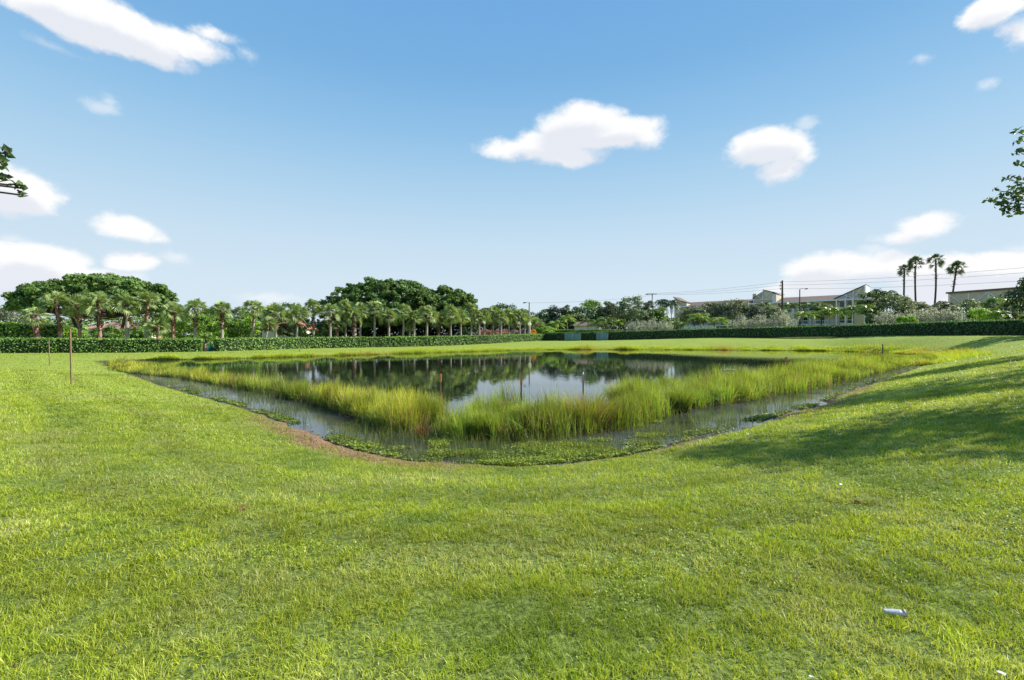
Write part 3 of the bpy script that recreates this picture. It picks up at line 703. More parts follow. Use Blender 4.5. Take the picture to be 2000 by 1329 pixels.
HD = lambda px: float(np.interp(px, [0, 395, 600, 850, 1030, 1060], [49, 56, 68, 80, 98, 102]))
GP = 'cabbage palms in a row behind the left hedge'
SAB = [ # crown px, crown y, foot px, radius px, bark, trunk radius, boots, curve, label
 (67, 612, 77, 25, 'bark_red', .3, 1.3, 0, 'short thick trunked cabbage palm at the left end of the row'),
 (107, 583, 120, 26, 'bark_red', .17, 1.3, .12, 'tall cabbage palm second from the left with swollen shaggy boots'),
 (152, 592, 158, 25, 'bark_red', .17, 1.0, 0, 'cabbage palm third from the left with dark red upper trunk'),
 (196, 587, 196, 27, 'bark_red', .17, 1.2, 0, 'cabbage palm with wide ragged boots standing over the pink roof'),
 (248, 592, 249, 27, 'bark_grey', .2, .5, 0, 'cabbage palm with the pale greyish trunk before the pink roof'),
 (289, 583, 283, 25, 'bark_red', .16, .7, 0, 'red trunked cabbage palm at the right end of the pink roof'),
 (308, 634, 312, 23, 'bark_red', .25, .5, 0, 'dwarf cabbage palm with its crown just above the left hedge'),
 (339, 604, 338, 22, 'bark_red', .16, 1.2, 0, 'cabbage palm with dark bulging boots right of the dome fig'),
 (381, 599, 380, 24, 'bark_grey', .17, .9, 0, 'cabbage palm against open sky just left of the hedge gap'),
 (434, 601, 434, 22, 'bark_grey', .17, .9, 0, 'cabbage palm against open sky just right of the hedge gap'),
 (495, 597, 481, 21, 'bark_grey', .16, .6, .55, 'curved leaning cabbage palm with a small crown against the sky'),
 (536, 610, 540, 30, 'bark_grey', .17, .2, 0, 'cabbage palm with the widest fullest crown, right of the curved one'),
 (524, 628, 520, 16, 'bark_grey', .14, .3, -.2, 'small cabbage palm with a slanting trunk under the widest crown'),
 (580, 609, 579, 24, 'bark_grey', .16, .6, 0, 'cabbage palm in front of the left end of the orange red roof'),
 (611, 597, 613, 21, 'bark_grey', .16, 1.1, 0, 'cabbage palm rising through the orange red roof line'),
 (646, 604, 645, 22, 'bark_grey', .17, .5, 0, 'cabbage palm at the left edge of the tallest fig'),
 (659, 631, 660, 15, 'bark_red', .2, .5, 0, 'short cabbage palm with reddish stub trunk under the tallest fig'),
 (675, 599, 675, 21, 'bark_grey', .16, .6, 0, 'cabbage palm just left of the shaggy boot covered trunk'),
 (693, 612, 692, 20, 'bark_grey', .28, 1.8, 0, 'cabbage palm whose whole trunk is covered with shaggy boots'),
 (704, 602, 703, 20, 'bark_grey', .16, .1, 0, 'smooth trunked cabbage palm just right of the shaggy trunk'),
 (733, 599, 731, 23, 'bark_grey', .17, .3, 0, 'cabbage palm below the summit of the tallest fig'),
 (759, 612, 760, 20, 'bark_grey', .17, .6, 0, 'low crowned cabbage palm next right from the one below the fig summit'),
 (788, 606, 785, 21, 'bark_grey', .16, .2, .15, 'slightly bowed cabbage palm right of the fig summit'),
 (801, 634, 800, 12, 'bark_grey', .2, .4, 0, 'short thin crowned cabbage palm tucked between two taller ones'),
 (810, 616, 808, 19, 'bark_grey', .16, .1, 0, 'cabbage palm with drooping fronds right of the tucked short palm'),
 (835, 608, 833, 22, 'bark_grey', .19, .2, 0, 'thick trunked cabbage palm where the two right figs meet'),
 (858, 619, 856, 20, 'bark_grey', .16, 1.5, 0, 'low cabbage palm with a pale ruffled boot collar'),
 (881, 609, 880, 21, 'bark_grey', .16, .1, 0, 'cabbage palm before the centre of the smaller fig'),
 (900, 614, 900, 19, 'bark_grey', .16, .4, 0, 'cabbage palm left of the white van roof'),
 (921, 604, 920, 21, 'bark_grey', .16, .1, 0, 'tall cabbage palm at the right edge of the smaller fig'),
 (936, 617, 936, 15, 'bark_grey', .17, .2, 0, 'pale trunked cabbage palm first right of the figs'),
 (947, 612, 945, 17, 'bark_grey', .17, .2, 0, 'cabbage palm second right of the figs before the pink flowers'),
 (964, 610, 963, 19, 'bark_grey', .17, .6, 0, 'tallest cabbage palm between the figs and the white lamp pole'),
 (979, 615, 978, 17, 'bark_grey', .2, .3, 0, 'stout cabbage palm right of the tallest one near the pink flowers'),
 (994, 613, 994, 19, 'bark_grey', .17, .1, 0, 'broad crowned cabbage palm midway from pink flowers to lamp pole'),
 (1004, 627, 1003, 13, 'bark_grey', .17, .1, 0, 'low small cabbage palm below the broad crowned one'),
 (1015, 613, 1015, 18, 'bark_grey', .17, .1, 0, 'cabbage palm second left of the white lamp pole'),
 (1026, 620, 1024, 15, 'bark_grey', .16, .1, 0, 'cabbage palm immediately left of the white lamp pole'),
 (1046, 629, 1046, 18, 'bark_grey', .16, .1, 0, 'low leafy cabbage palm immediately right of the white lamp pole')]
for i, (cpx, cy, bpx, rp, bk, tr, bo, cu, lab) in enumerate(SAB):
    D = HD(cpx) + 5 + (i % 3) * .8
    palm('cabbage_palm', lab, GP, cpx, cy + 3, bpx, D, rp * D / F * 1.08, FANS, i, bk, tr * (1 + D / 400), bo, cu)
GW = 'four tall slender fan palms against the clouds'
for i, (cpx, cy, bpx, rp, cu, lab) in enumerate([
    (1765.5, 526, 1762, 11.5, .1, 'shortest and leftmost of the four tall slender fan palms'),
    (1789, 511, 1794, 15, -.3, 'second of the four tall fan palms, trunk leaning left'),
    (1827, 507, 1817, 15, .5, 'tallest of the four slender fan palms, gently curved trunk'),
    (1869, 521, 1849, 15.5, 0, 'rightmost of the four tall fan palms, leaning strongly to the right')]):
    palm('fan_palm', lab, GW, cpx, cy, bpx, 98, rp * 98 / F * 1.1, WFAN, i, 'bark_dark', .2, .25, cu, .75)
GF = 'feather leaved palms behind the right hedge'
FE = [ # crown px, y, foot px, D, radius px, kind, label
 (1086, 630, 1086, 112, 17, 'b', 'bright low feather palm right of the white lamp pole'),
 (1108, 620, 1108, 114, 17, 'b', 'brightest tall feather palm left of the cream walled house'),
 (1148, 626, 1148, 112, 15, 'a', 'feather palm in front of the cream walled house'),
 (1165, 628, 1165, 112, 13, 'b', 'small pale feather palm right of the cream walled house'),
 (1184, 624, 1185, 110, 17, 'a', 'dark feather palm left of the thin bare lamp post'),
 (1210, 627, 1210, 110, 13, 'b', 'bright feather palm right of the thin bare lamp post'),
 (1180, 635, 1181, 108, 11, 'a', 'small feather palm by the teal gate panel'),
 (1294, 588, 1296, 118, 15, 'r', 'left one of the tall feather palms beside the apartment block end'),
 (1311, 590, 1312, 116, 16, 'r', 'right one of the tall feather palms beside the apartment block end'),
 (1318, 630, 1318, 104, 15, 'b', 'bright feather palm below the tall pair by the apartment end'),
 (1368, 617, 1370, 102, 21, 'b', 'bright arching feather palm before the pale fence posts'),
 (1405, 623, 1406, 100, 17, 'b', 'bright feather palm right of the pale fence posts'),
 (1334, 633, 1334, 100, 12, 'a', 'small feather palm at the left of the pale fence posts'),
 (1492, 594, 1492, 112, 11, 'a', 'dark small feather palm on the first gabled tower balcony side'),
 (1545, 596, 1545, 108, 17, 'a', 'arching feather palm between the utility pole and the armed lamp post'),
 (1580, 596, 1579, 108, 17, 'a', 'dark arching feather palm right of the armed lamp post'),
 (1566, 612, 1566, 96, 15, 'b', 'bright feather palm at the armed lamp post'),
 (1587, 613, 1587, 96, 15, 'b', 'bright feather palm before the lower balconies'),
 (1621, 604, 1620, 96, 20, 'b', 'feather palm with curved fronds left of the second gabled tower'),
 (1640, 606, 1639, 95, 17, 'b', 'feather palm below the sloping roof of the second gabled tower'),
 (1668, 602, 1667, 94, 19, 'b', 'feather palm before the second gabled tower wall'),
 (1694, 600, 1694, 92, 18, 'b', 'bright feather palm with white trunk right of the second gabled tower'),
 (1733, 571, 1731, 100, 16, 'r', 'tall dark feather palm left of the four slender fan palms'),
 (1748, 576, 1749, 98, 14, 'r', 'dark feather palm touching the shortest slender fan palm'),
 (1843, 591, 1843, 96, 15, 'r', 'grey green drooping feather palm below the leaning fan palm'),
 (1880, 604, 1880, 78, 17, 'a', 'dark feather palm right of the brownish silver shrubs'),
 (1908, 606, 1908, 76, 18, 'b', 'bright feather palm below the second cream building'),
 (1972, 588, 1974, 74, 19, 'b', 'yellowish feather palm near the right edge'),
 (1955, 612, 1955, 70, 14, 'a', 'low feather palm near the right edge above the hedge')]
for i, (cpx, cy, bpx, D, rp, kd, lab) in enumerate(FE):
    palm('feather_palm', lab, GF, cpx, cy, bpx, D, rp * D / F * 1.28, {'a': FEA, 'b': FEB, 'r': ROY}[kd], i, 'bark_grey', .12, 0, 0, .7)

# ------------------------------------------------------------------ hedges
def hedge(label, pts, width, c1, c2, dens=42, leaf=.2, seed=5, name='hedge', stems=False, lift=0.):
    """pts: (X, Y, zbase, ztop)"""
    rg = np.random.default_rng(seed); P = np.array(pts, float); seg = np.diff(P[:, :2], axis=0); Ls = np.linalg.norm(seg, axis=1); S = np.concatenate([[0], np.cumsum(Ls)])
    o = empty(name, tuple(P[0, :3]), label, 'hedge', 'clipped hedges round the pond field'); o0 = P[0, :3]
    def at(s): return np.stack([np.interp(s, S, P[:, j]) for j in range(4)], -1)
    def nrm(s):
        i = np.clip(np.searchsorted(S, s, side='right') - 1, 0, len(Ls) - 1); d = norm(seg[i]); n_ = np.stack([d[:, 1], -d[:, 0]], -1)
        flip = (n_ * P[i, :2]).sum(-1) > 0; n_[flip] *= -1; return n_
    ss = np.linspace(0, S[-1], max(4, int(S[-1] / 1.5))); q = at(ss); nn = nrm(ss); core = MB(); w = width / 2 - .1
    V = []
    for k in range(len(ss)):
        wob = .06 * sin(ss[k] * 1.7)
        f = q[k, :2] + nn[k] * (w + wob); b = q[k, :2] - nn[k] * w; zt = q[k, 3] - .12 + wob * .5
        V += [(*f, q[k, 2] - .3 + lift * 1.6), (*f, zt), (*b, zt), (*b, q[k, 2] - .3 + lift * 1.6)]
    fs = [(4 * k + j, 4 * k + 4 + j, 4 * k + 4 + (j + 1) % 4, 4 * k + (j + 1) % 4) for k in range(len(ss) - 1) for j in range(4)]
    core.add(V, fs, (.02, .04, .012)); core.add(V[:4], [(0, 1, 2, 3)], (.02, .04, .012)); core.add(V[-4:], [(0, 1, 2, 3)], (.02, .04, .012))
    H = (P[:, 3] - P[:, 2]).mean(); per = H * 2 + width
    n = int(S[-1] * per * dens); s = rg.uniform(0, S[-1], n); u = rg.uniform(0, per, n); q = at(s); nn = nrm(s); hh = q[:, 3] - q[:, 2]
    front = u < H; top = (u >= H) & (u < H + width)
    zf = np.where(front, q[:, 2] + lift + (hh - lift) * u / H, np.where(top, q[:, 3], q[:, 2] + lift + (hh - lift) * (u - H - width) / H))
    of = np.where(front, width / 2, np.where(top, width / 2 - (u - H), -width / 2))
    bul = .14 * (fbm(s * .9, zf * 1.3, seed) - .5); of = of + np.where(top, 0, np.sign(of) * (bul + rg.normal(0, .05, n))); zf = zf + np.where(top, bul + rg.normal(0, .06, n), 0)
    C = np.stack([q[:, 0] + nn[:, 0] * of, q[:, 1] + nn[:, 1] * of, zf], -1)
    ne = int(H * width * dens); 
    for e, sg in ((0, -1), (S[-1], 1)):
        qq = at(np.full(ne, e)); nn2 = nrm(np.full(ne, min(e, S[-1] - 1e-3))); td = np.stack([nn2[:, 1], -nn2[:, 0]], -1); dirn = norm(seg[0 if sg < 0 else -1])
        o2 = rg.uniform(-width / 2, width / 2, ne); z2 = qq[:, 2] + lift + (qq[:, 3] - qq[:, 2] - lift) * rg.random(ne)
        C2 = np.stack([qq[:, 0] + nn2[:, 0] * o2 + dirn[0] * sg * .08, qq[:, 1] + nn2[:, 1] * o2 + dirn[1] * sg * .08, z2], -1)
        C = np.concatenate([C, C2])
    n = len(C); nv = np.zeros((n, 3)); nf_ = len(front)
    nv[:nf_] = np.where(top[:, None], np.array([0, 0, 1.]), np.concatenate([nn * np.sign(of)[:, None], np.full((nf_, 1), .35)], 1)); nv[nf_:, 2] = .5
    fo = MB(); tone = .75 + .5 * fbm(C[:, 0] * .7 + C[:, 2], C[:, 1] * .7, seed + 3)[:, None]
    leafq(fo, C, nv, np.full(n, leaf), rg, colmix(rg, n, c1, c2, .25) * tone, .7, .55)
    fo.v = [v - o0.astype(np.float32) for v in fo.v]; core.v = [v - o0.astype(np.float32) for v in core.v]
    fo.build('foliage', M['leaf'], o); core.build('branches', M['leaf'], o)
    if stems:
        st = MB()
        for s_ in np.arange(.4, S[-1], .9):
            p = at(np.array([s_]))[0]; x, y = p[0] + rg.uniform(-.2, .2), p[1] + rg.uniform(-.2, .2)
            st.tube([(x, y, p[2] - .2), (x + rg.uniform(-.1, .1), y, p[2] + lift + .3)], [.03, .02], 5)
        st.v = [v - o0.astype(np.float32) for v in st.v]; st.build('stems', M['bark_dark'], o)
    return o
def hp(tab):
    r = []
    for px, D, yt, yb in tab:
        X, Y = XY(px, D); r.append((X, Y, zat(yb, D), zat(yt, D)))
    return r
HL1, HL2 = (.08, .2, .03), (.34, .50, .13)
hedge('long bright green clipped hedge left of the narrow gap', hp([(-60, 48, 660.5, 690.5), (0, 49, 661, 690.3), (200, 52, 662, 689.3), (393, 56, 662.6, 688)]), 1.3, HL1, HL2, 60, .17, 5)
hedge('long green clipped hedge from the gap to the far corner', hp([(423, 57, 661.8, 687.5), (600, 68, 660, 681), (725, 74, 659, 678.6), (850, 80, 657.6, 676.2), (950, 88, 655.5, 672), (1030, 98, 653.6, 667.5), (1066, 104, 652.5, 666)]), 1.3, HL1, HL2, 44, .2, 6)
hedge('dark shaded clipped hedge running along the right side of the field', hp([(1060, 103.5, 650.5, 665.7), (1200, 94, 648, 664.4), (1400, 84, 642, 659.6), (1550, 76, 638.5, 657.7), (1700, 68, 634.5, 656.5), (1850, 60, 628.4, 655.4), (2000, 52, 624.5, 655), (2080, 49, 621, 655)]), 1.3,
      (.045, .11, .045), (.15, .28, .08), 40, .2, 7, stems=True, lift=.12)  # leaf colours darker than the left hedge, carrying its shaded face
hedge('taller brighter loose hedge standing behind the left end of the clipped hedge', hp([(-50, 56, 631, 668), (20, 57, 632, 668), (70, 58, 634, 668), (128, 59, 638, 668)]), 2.2, (.12, .24, .025), (.32, .47, .06), 30, .3, 8)
hedge('low pale green hedge behind the teal panels at the far corner', hp([(1070, 106, 645, 664), (1190, 99, 644.5, 664), (1215, 98, 645, 664)]), 1.5, (.1, .19, .03), (.2, .3, .06), 30, .25, 9)

# near trees: row on the right rise, whose shadows fall across the lawn
NT = ((.035, .07, .025), (.10, .16, .04))
GR = 'trees in a row on the right rise'
tree('lawn_tree', 'near tree whose leafy boughs reach into the picture at the upper right edge', 'tree', GR, 24.8, 16.2, 6.5, 4.4, 2.3, 2.7, 95, 110, .7, .17, *NT, tr=.17, nl=18, seed=301,
     extra=[(*XY(1988, 14.5), zat(392, 14.5), .42), (*XY(1965, 14.4), zat(388, 14.4), .34), (*XY(2003, 14.6), zat(372, 14.6), .45), (*XY(1955, 14.3), zat(402, 14.3), .22), (*XY(1976, 14.5), zat(412, 14.5), .26), (*XY(1934, 14.2), zat(392, 14.2), .13),
            (*XY(2000, 14.5), zat(350, 14.5), .2), (*XY(1972, 14.6), zat(352, 14.6), .2), (*XY(1995, 14.7), zat(300, 14.7), .22), (*XY(1990, 14.5), zat(322, 14.5), .16), (*XY(1988, 14.7), zat(258, 14.7), .14), (*XY(1998, 14.5), zat(276, 14.5), .2), (*XY(1996, 14.5), zat(418, 14.5), .3), (*XY(1944, 14.4), zat(372, 14.4), .1)])
tree('lawn_tree', 'near tree just outside the right edge shading the lower lawn', 'tree', GR, 17.6, 10.0, 6.5, 3.3, 1.7, 2.5, 60, 100, .7, .19, *NT, tr=.17, nl=14, seed=302)
tree('lawn_tree', 'tree up the right rise whose shadow reaches the pond corner', 'tree', GR, 33.4, 24, 7.2, 4.0, 1.9, 2.5, 90, 100, .7, .2, *NT, tr=.17, nl=14, seed=303)
tree('lawn_tree', 'dark tree at the right edge beside the end of the dark hedge', 'tree', GR, 58.6, 47.5, 5.4, 4.6, 3.6, 3.2, 110, 100, .8, .26, (.022, .045, .025), (.07, .11, .05), tr=.2, nl=14, seed=304)
tree('lawn_tree', 'dark tree behind the one at the right edge', 'tree', GR, 60, 41, 6.0, 4.5, 3.0, 3.0, 90, 90, .8, .26, *NT, tr=.2, nl=12, seed=305)
tree('lawn_tree', 'near tree at the left edge showing only a few leafy twigs', 'tree', None, -12.9, 5.6, 5.0, 3.1, 2.6, 2.2, 90, 100, .5, .12, *NT, tr=.13, nl=14, seed=306,
     extra=[(*XY(22, 6), zat(362, 6), .1), (*XY(40, 6), zat(368, 6), .06), (*XY(38, 6), zat(381, 6), .05), (*XY(5, 6), zat(300, 6), .1), (*XY(4, 6), zat(318, 6), .09), (*XY(8, 6), zat(348, 6), .08), (*XY(-8, 6), zat(330, 6), .1)])

# ------------------------------------------------------------------ stakes, poles, litter
def stake(label, px, D, ytop, w=.05, tapec=None, capc=None, tilt=0, group=None, name='stake', base=None):
    X, Y = XY(px, D); g = gz(X, Y); zt = zat(ytop, D); o = empty(name, (X, Y, g), label, 'stake', group)
    h = zt - g; b = MB()
    v = [(-w / 2, -w / 2, -.3), (w / 2, -w / 2, -.3), (w / 2, w / 2, -.3), (-w / 2, w / 2, -.3), (-w / 2 + tilt, -w / 2, h - .04), (w / 2 + tilt, -w / 2, h), (w / 2 + tilt, w / 2, h - .02), (-w / 2 + tilt, w / 2, h - .05)]
    b.add(v, [(0, 3, 2, 1), (4, 5, 6, 7), (0, 1, 5, 4), (1, 2, 6, 5), (2, 3, 7, 6), (3, 0, 4, 7)]); b.build('post', M['wood'], o)
    if tapec:
        t = MB(); q = w / 2 + .008; z0 = h - .24; z1 = h - .03
        x0 = tilt * z0 / h; x1 = tilt * z1 / h
        t.add([(-q + x0, -q, z0), (q + x0, -q, z0), (q + x0, q, z0), (-q + x0, q, z0), (-q + x1, -q, z1), (q + x1, -q, z1 + .02), (q + x1, q, z1), (-q + x1, q, z1 - .02)],
              [(0, 1, 5, 4), (1, 2, 6, 5), (2, 3, 7, 6), (3, 0, 4, 7)])
        t.build('tape', M[tapec], o)
    if capc: MB().tube([(tilt, 0, h - .01), (tilt, 0, h + .05)], [w * .55, w * .4], 8).build('cap', M[capc], o)
    return o
stake('tall thin wooden stake standing on the left lawn, nearer of the two', 140, 18, 643, .042, tilt=-.06)
stake('thin dark wooden stake farther back on the left lawn', 97, 30, 663, .038, tilt=-.05)
GS = 'marker stakes standing in the reeds'
stake('orange taped stake in the reeds before the dark fig reflection', 860, 12.8, 729, .036, 'orange', group=GS)
stake('orange taped stake in the middle of the reeds', 1018, 11.4, 734, .04, 'orange', group=GS)
stake('stake with pale pink top at the gap in the reeds', 1139, 12.2, 731, .036, 'pinkcap', 'white', group=GS)
stake('far orange stake behind the right reeds', 1535, 26.5, 697, .08, 'orange', group=GS)
stake('slender white pipe standing on the far left bank', 585, 55, 681, .07, None, 'white', name='marker_pipe')
stake('small white post among reeds near the right pond end', 1724, 42, 672, .07, None, 'white', name='marker_post')

def pole(label, px, D, ytop, r, mat, name, cat, arms=(), group=None, zb=None):
    X, Y = XY(px, D); g = gz(X, Y); h = zat(ytop, D) - g; o = empty(name, (X, Y, g), label, cat, group)
    MB().tube([(0, 0, -.3), (0, 0, h * .5), (0, 0, h)], [r * 1.3, r * 1.1, r * .8], 12).build('pole', M[mat], o)
    for kind, dx, dz, L in arms:
        if kind == 'lamp':
            a = MB().tube([(0, 0, h + dz), (dx * .5, 0, h + dz + .25), (dx, 0, h + dz + .1)], [.06, .05, .045], 8); aa = a.build('arm', M['steel'], o)
            l = MB(); s = 1 if dx > 0 else -1
            l.prism([(dx - .1 * s, h + dz + .2), (dx + .3 * s, h + dz + .26), (dx + L * s, h + dz + .12), (dx + L * s, h + dz + .02), (dx - .1 * s, h + dz)], -.16, .16)
            l.build('lamp_head', M['dark'], o)
        if kind == 'cross':
            c = MB().box(-dx, dx, -.08, .08, h + dz - .08, h + dz + .08); ca = c.build('crossarm', M['utility'], o)
            for q in (-dx * .9, -dx * .3, dx * .3, dx * .9): MB().tube([(q, 0, h + dz + .08), (q, 0, h + dz + .3)], [.05, .07], 8).build('insulator', M['steel'], ca)
        if kind == 'ins':
            MB().tube([(0, 0, h + dz), (-dx, 0, h + dz + .06)], [.05, .05], 6).build('bracket', M['steel'], o)
            MB().tube([(-dx, 0, h + dz - .15), (-dx, 0, h + dz + .25)], [.09, .07], 8).build('insulator', M['dark'], o)
    return o
pole('white concrete lamp pole at the far corner of the hedges', 1034, 104, 591, .2, 'concrete', 'lamp_pole', 'lamp pole', [('lamp', -.9, -.2, .6)])
pole('thin bare lamp post behind the right hedge left of the feathery tree', 1198, 104, 594, .1, 'utility', 'lamp_post', 'lamp post', [('lamp', .5, -.15, .4)])
pole('pale utility pole with a wooden crossarm beside the tall feather palms', 1274, 125, 574, .18, 'concrete', 'utility_pole', 'utility pole', [('cross', 1.2, -.15, 0), ('lamp', -1.3, -.3, .6)])
pole('tall dark utility pole between the gabled towers of the apartments', 1528, 100, 548, .2, 'utility', 'utility_pole', 'utility pole', [('ins', .35, -.5, 0), ('ins', .5, -1.2, 0), ('ins', .45, -1.9, 0)])
pole('dark lamp post with curved arm before the apartment balconies', 1562, 98, 566, .12, 'utility', 'lamp_post', 'lamp post', [('lamp', 1.2, .05, .45)])
pole('thin white lamp post right of the brownish silver shrubs', 1879, 70, 604, .06, 'white', 'lamp_post', 'lamp post', [('lamp', .6, -.1, .35)])

def wire(label, pts):
    """pts: (px, y, D)"""
    P = np.array([(*XY(a, D), zat(y, D)) for a, y, D in pts]); out = []
    for k in range(len(P) - 1):
        t = np.linspace(0, 1, 15)[:-1, None]; s = P[k] * (1 - t) + P[k + 1] * t; s[:, 2] -= (4 * t * (1 - t))[:, 0] * np.linalg.norm(P[k + 1] - P[k]) * .012; out.append(s)
    out = np.concatenate(out + [P[-1:]]); o0 = out[0]
    tag(MB().tube(out, .018, 4).build('power_line', M['dark'], None, tuple(o0)), label, 'power line', 'power lines hung between the utility poles')
wire('highest power line between the utility poles', [(1262, 574, 125), (1528, 551, 100), (2120, 512, 62)])
wire('middle power line between the utility poles', [(1276, 575, 125), (1527, 557, 100), (2120, 523, 62)])
wire('lowest power line between the utility poles', [(1284, 576, 125), (1526, 564, 100), (2120, 541, 62)])
wire('short power line running right from the white lamp pole', [(1034, 592, 104), (1274, 577, 125)])

def litter_tube():
    D = 2.62; X, Y = XY(1746, D); g = gz(X, Y); o = empty('crushed_cup', (X, Y, g + .03), 'crushed pale plastic cup lying in the near right grass', 'litter', None, R(-12))
    rg = np.random.default_rng(4); xs = np.linspace(-.052, .05, 9); n = 14; V = []
    for k, x in enumerate(xs):
        r = .013 + .006 * k / 8; an = np.linspace(0, 2 * pi, n, endpoint=False)
        for a in an: V.append((x + rg.normal(0, .0015), cos(a) * r * (1.15 + rg.normal(0, .05)), sin(a) * r * .8 * (1 + rg.normal(0, .08)) + .012))
    fs = [(k * n + j, k * n + (j + 1) % n, (k + 1) * n + (j + 1) % n, (k + 1) * n + j) for k in range(8) for j in range(n)]
    m = MB().add(V, fs, smooth=True); m.add(V[:n], [list(range(n))]); m.build('cup', M['plastic'], o)
    MB().tube([(.046, 0, .012), (.056, 0, .012)], [.0205, .0195], 14).build('rim', M['pinkcap'], o)
litter_tube()
def scrap(name, label, cat, px, y, size, mat, seed, z=.035, group=None):
    D = F * 1.62 / (y - HOR)
    for _ in range(6): X, Yy = XY(px, D); D = F * (CAMZ - gz(X, Yy) - z) / (y - HOR)
    rg = np.random.default_rng(seed); n = 5; V = []; xs = np.linspace(-1, 1, n)
    for a in xs:
        for b in xs: V.append((a * size * (1 + rg.normal(0, .12)), b * size * .6 * (1 + rg.normal(0, .12)), rg.normal(0, size * .22)))
    fs = [(i * n + j, i * n + j + 1, (i + 1) * n + j + 1, (i + 1) * n + j) for i in range(n - 1) for j in range(n - 1)]
    o = MB().add(V, fs, smooth=True).build(name, mat); o.location = (X, Yy, gz(X, Yy) + z); o.rotation_euler = (0, 0, rg.uniform(0, 3))
    tag(o, label, cat, group)
scrap('paper_scrap', 'crumpled white paper scrap at the bottom right corner of the lawn', 'litter', 1956, 1314, .016, M['paper'], 1, .05)
scrap('paper_scrap', 'small white paper scrap at the bottom of the lawn left of the cup', 'litter', 1584, 1322, .010, M['paper'], 2, .05)
scrap('paper_scrap', 'tiny white scrap lying on the lawn below the tree shadow', 'litter', 1643, 946, .025, M['paper'], 3, .06)
scrap('bare_soil_patch', 'reddish bare soil patch on the left foreground lawn', 'soil', 472, 993, .06, M['soil'], 4, .022)
scrap('bare_soil_patch', 'small brown soil patch on the right foreground lawn', 'soil', 1680, 979, .05, M['soil'], 5, .022)
scrap('dead_leaf', 'tiny red brown dead leaf on the near lawn above the cup', 'leaf', 1556, 1131, .014, M['soil'], 6, .05)
scrap('dead_leaf', 'curled brown dead leaf at the bottom left corner', 'leaf', 28, 1300, .014, M['soil'], 7, .05)

# red brown dead plant, floating branch, flowers in the reeds
D = 10.4; X, Y = XY(822, D); rg = np.random.default_rng(3); mb = MB(); n = 34
blades(mb, rg.normal(0, .06, n), rg.normal(0, .06, n), np.zeros(n), rg.uniform(.12, .34, n), np.full(n, .03), rg.uniform(.1, .6, n), rg, np.tile([.14, .04, .02], (n, 1)), np.tile([.26, .06, .03], (n, 1)), 3)
o = mb.build('dead_plant', M['leaf']); o.location = (X, Y, WL); tag(o, 'rusty red dead plant at the front of the reeds left of centre', 'plant')
D = 29; X, Y = XY(1422, D); b = MB().tube([(-.5, 0, .05), (0, .05, .1), (.55, .02, .06)], [.035, .04, .03], 7).tube([(-.25, .02, -.2), (-.25, 0, .4)], [.03, .025], 6)
o = b.build('floating_branch', M['concrete']); o.location = (X, Y, WL); tag(o, 'pale bare branch sticking out of the open water on the right', 'branch')

# tussocks: dense arching clumps in the reed band
for i, (px, D, r, hgt, lab) in enumerate([(1148, 11.3, .75, .85, 'big brown tinged sedge tussock at centre right of the reeds'), (1222, 13.6, .55, .85, 'tall dark hearted sedge tussock behind the narrow water gap'),
        (1045, 10.9, .45, .6, 'yellow green sedge tussock beside the middle orange stake'), (945, 10.4, .4, .5, 'low sedge tussock left of the middle orange stake'),
        (822, 12.0, .5, .62, 'rounded sedge tussock behind the rusty dead plant'), (1325, 13.8, .5, .72, 'green sedge tussock at the left end of the right open shallows')]):
    rg = np.random.default_rng(400 + i); X, Y = XY(px, D); o = empty('sedge_tussock', (X, Y, WL), lab, 'tussock', 'sedge tussocks in the reed belt')
    n = 1500; a = rg.uniform(0, 2 * pi, n); q = np.sqrt(rg.random(n)) * r * .75
    mb = MB(); yl = rg.random((n, 1)) * (.9 if i in (0, 2) else .5); dd = rg.random((n, 1)) < (.45 if i == 0 else .3 if i == 1 else .15)
    ct = RG * 1.3 * (1 - yl) + RY * yl; cb = RG * .9 * (1 - yl) + RB * yl; ct = np.where(dd, RD * 1.1, ct); cb = np.where(dd, RD * .6, cb)
    blades(mb, np.cos(a) * q, np.sin(a) * q * .8, .16 * (1 - (q / r) ** 2), hgt * rg.uniform(.6, 1.15, n), rg.uniform(.007, .013, n), .15 + (q / r) * rg.uniform(.4, 1.1, n), rg, cb, ct, 4, azi=a + rg.normal(0, .5, n), curl=1.0)
    mb.build('blades', M['blade'], o)
    m2 = MB(); nn = 400; d = norm(rg.normal(0, 1, (nn, 3))); d[:, 2] = np.abs(d[:, 2])
    leafq(m2, d * [r * .7, r * .55, .24], d, np.full(nn, .16), rg, colmix(rg, nn, (.03, .022, .015), (.09, .06, .035)), .3, .7); m2.build('thatch', M['leaf'], o)

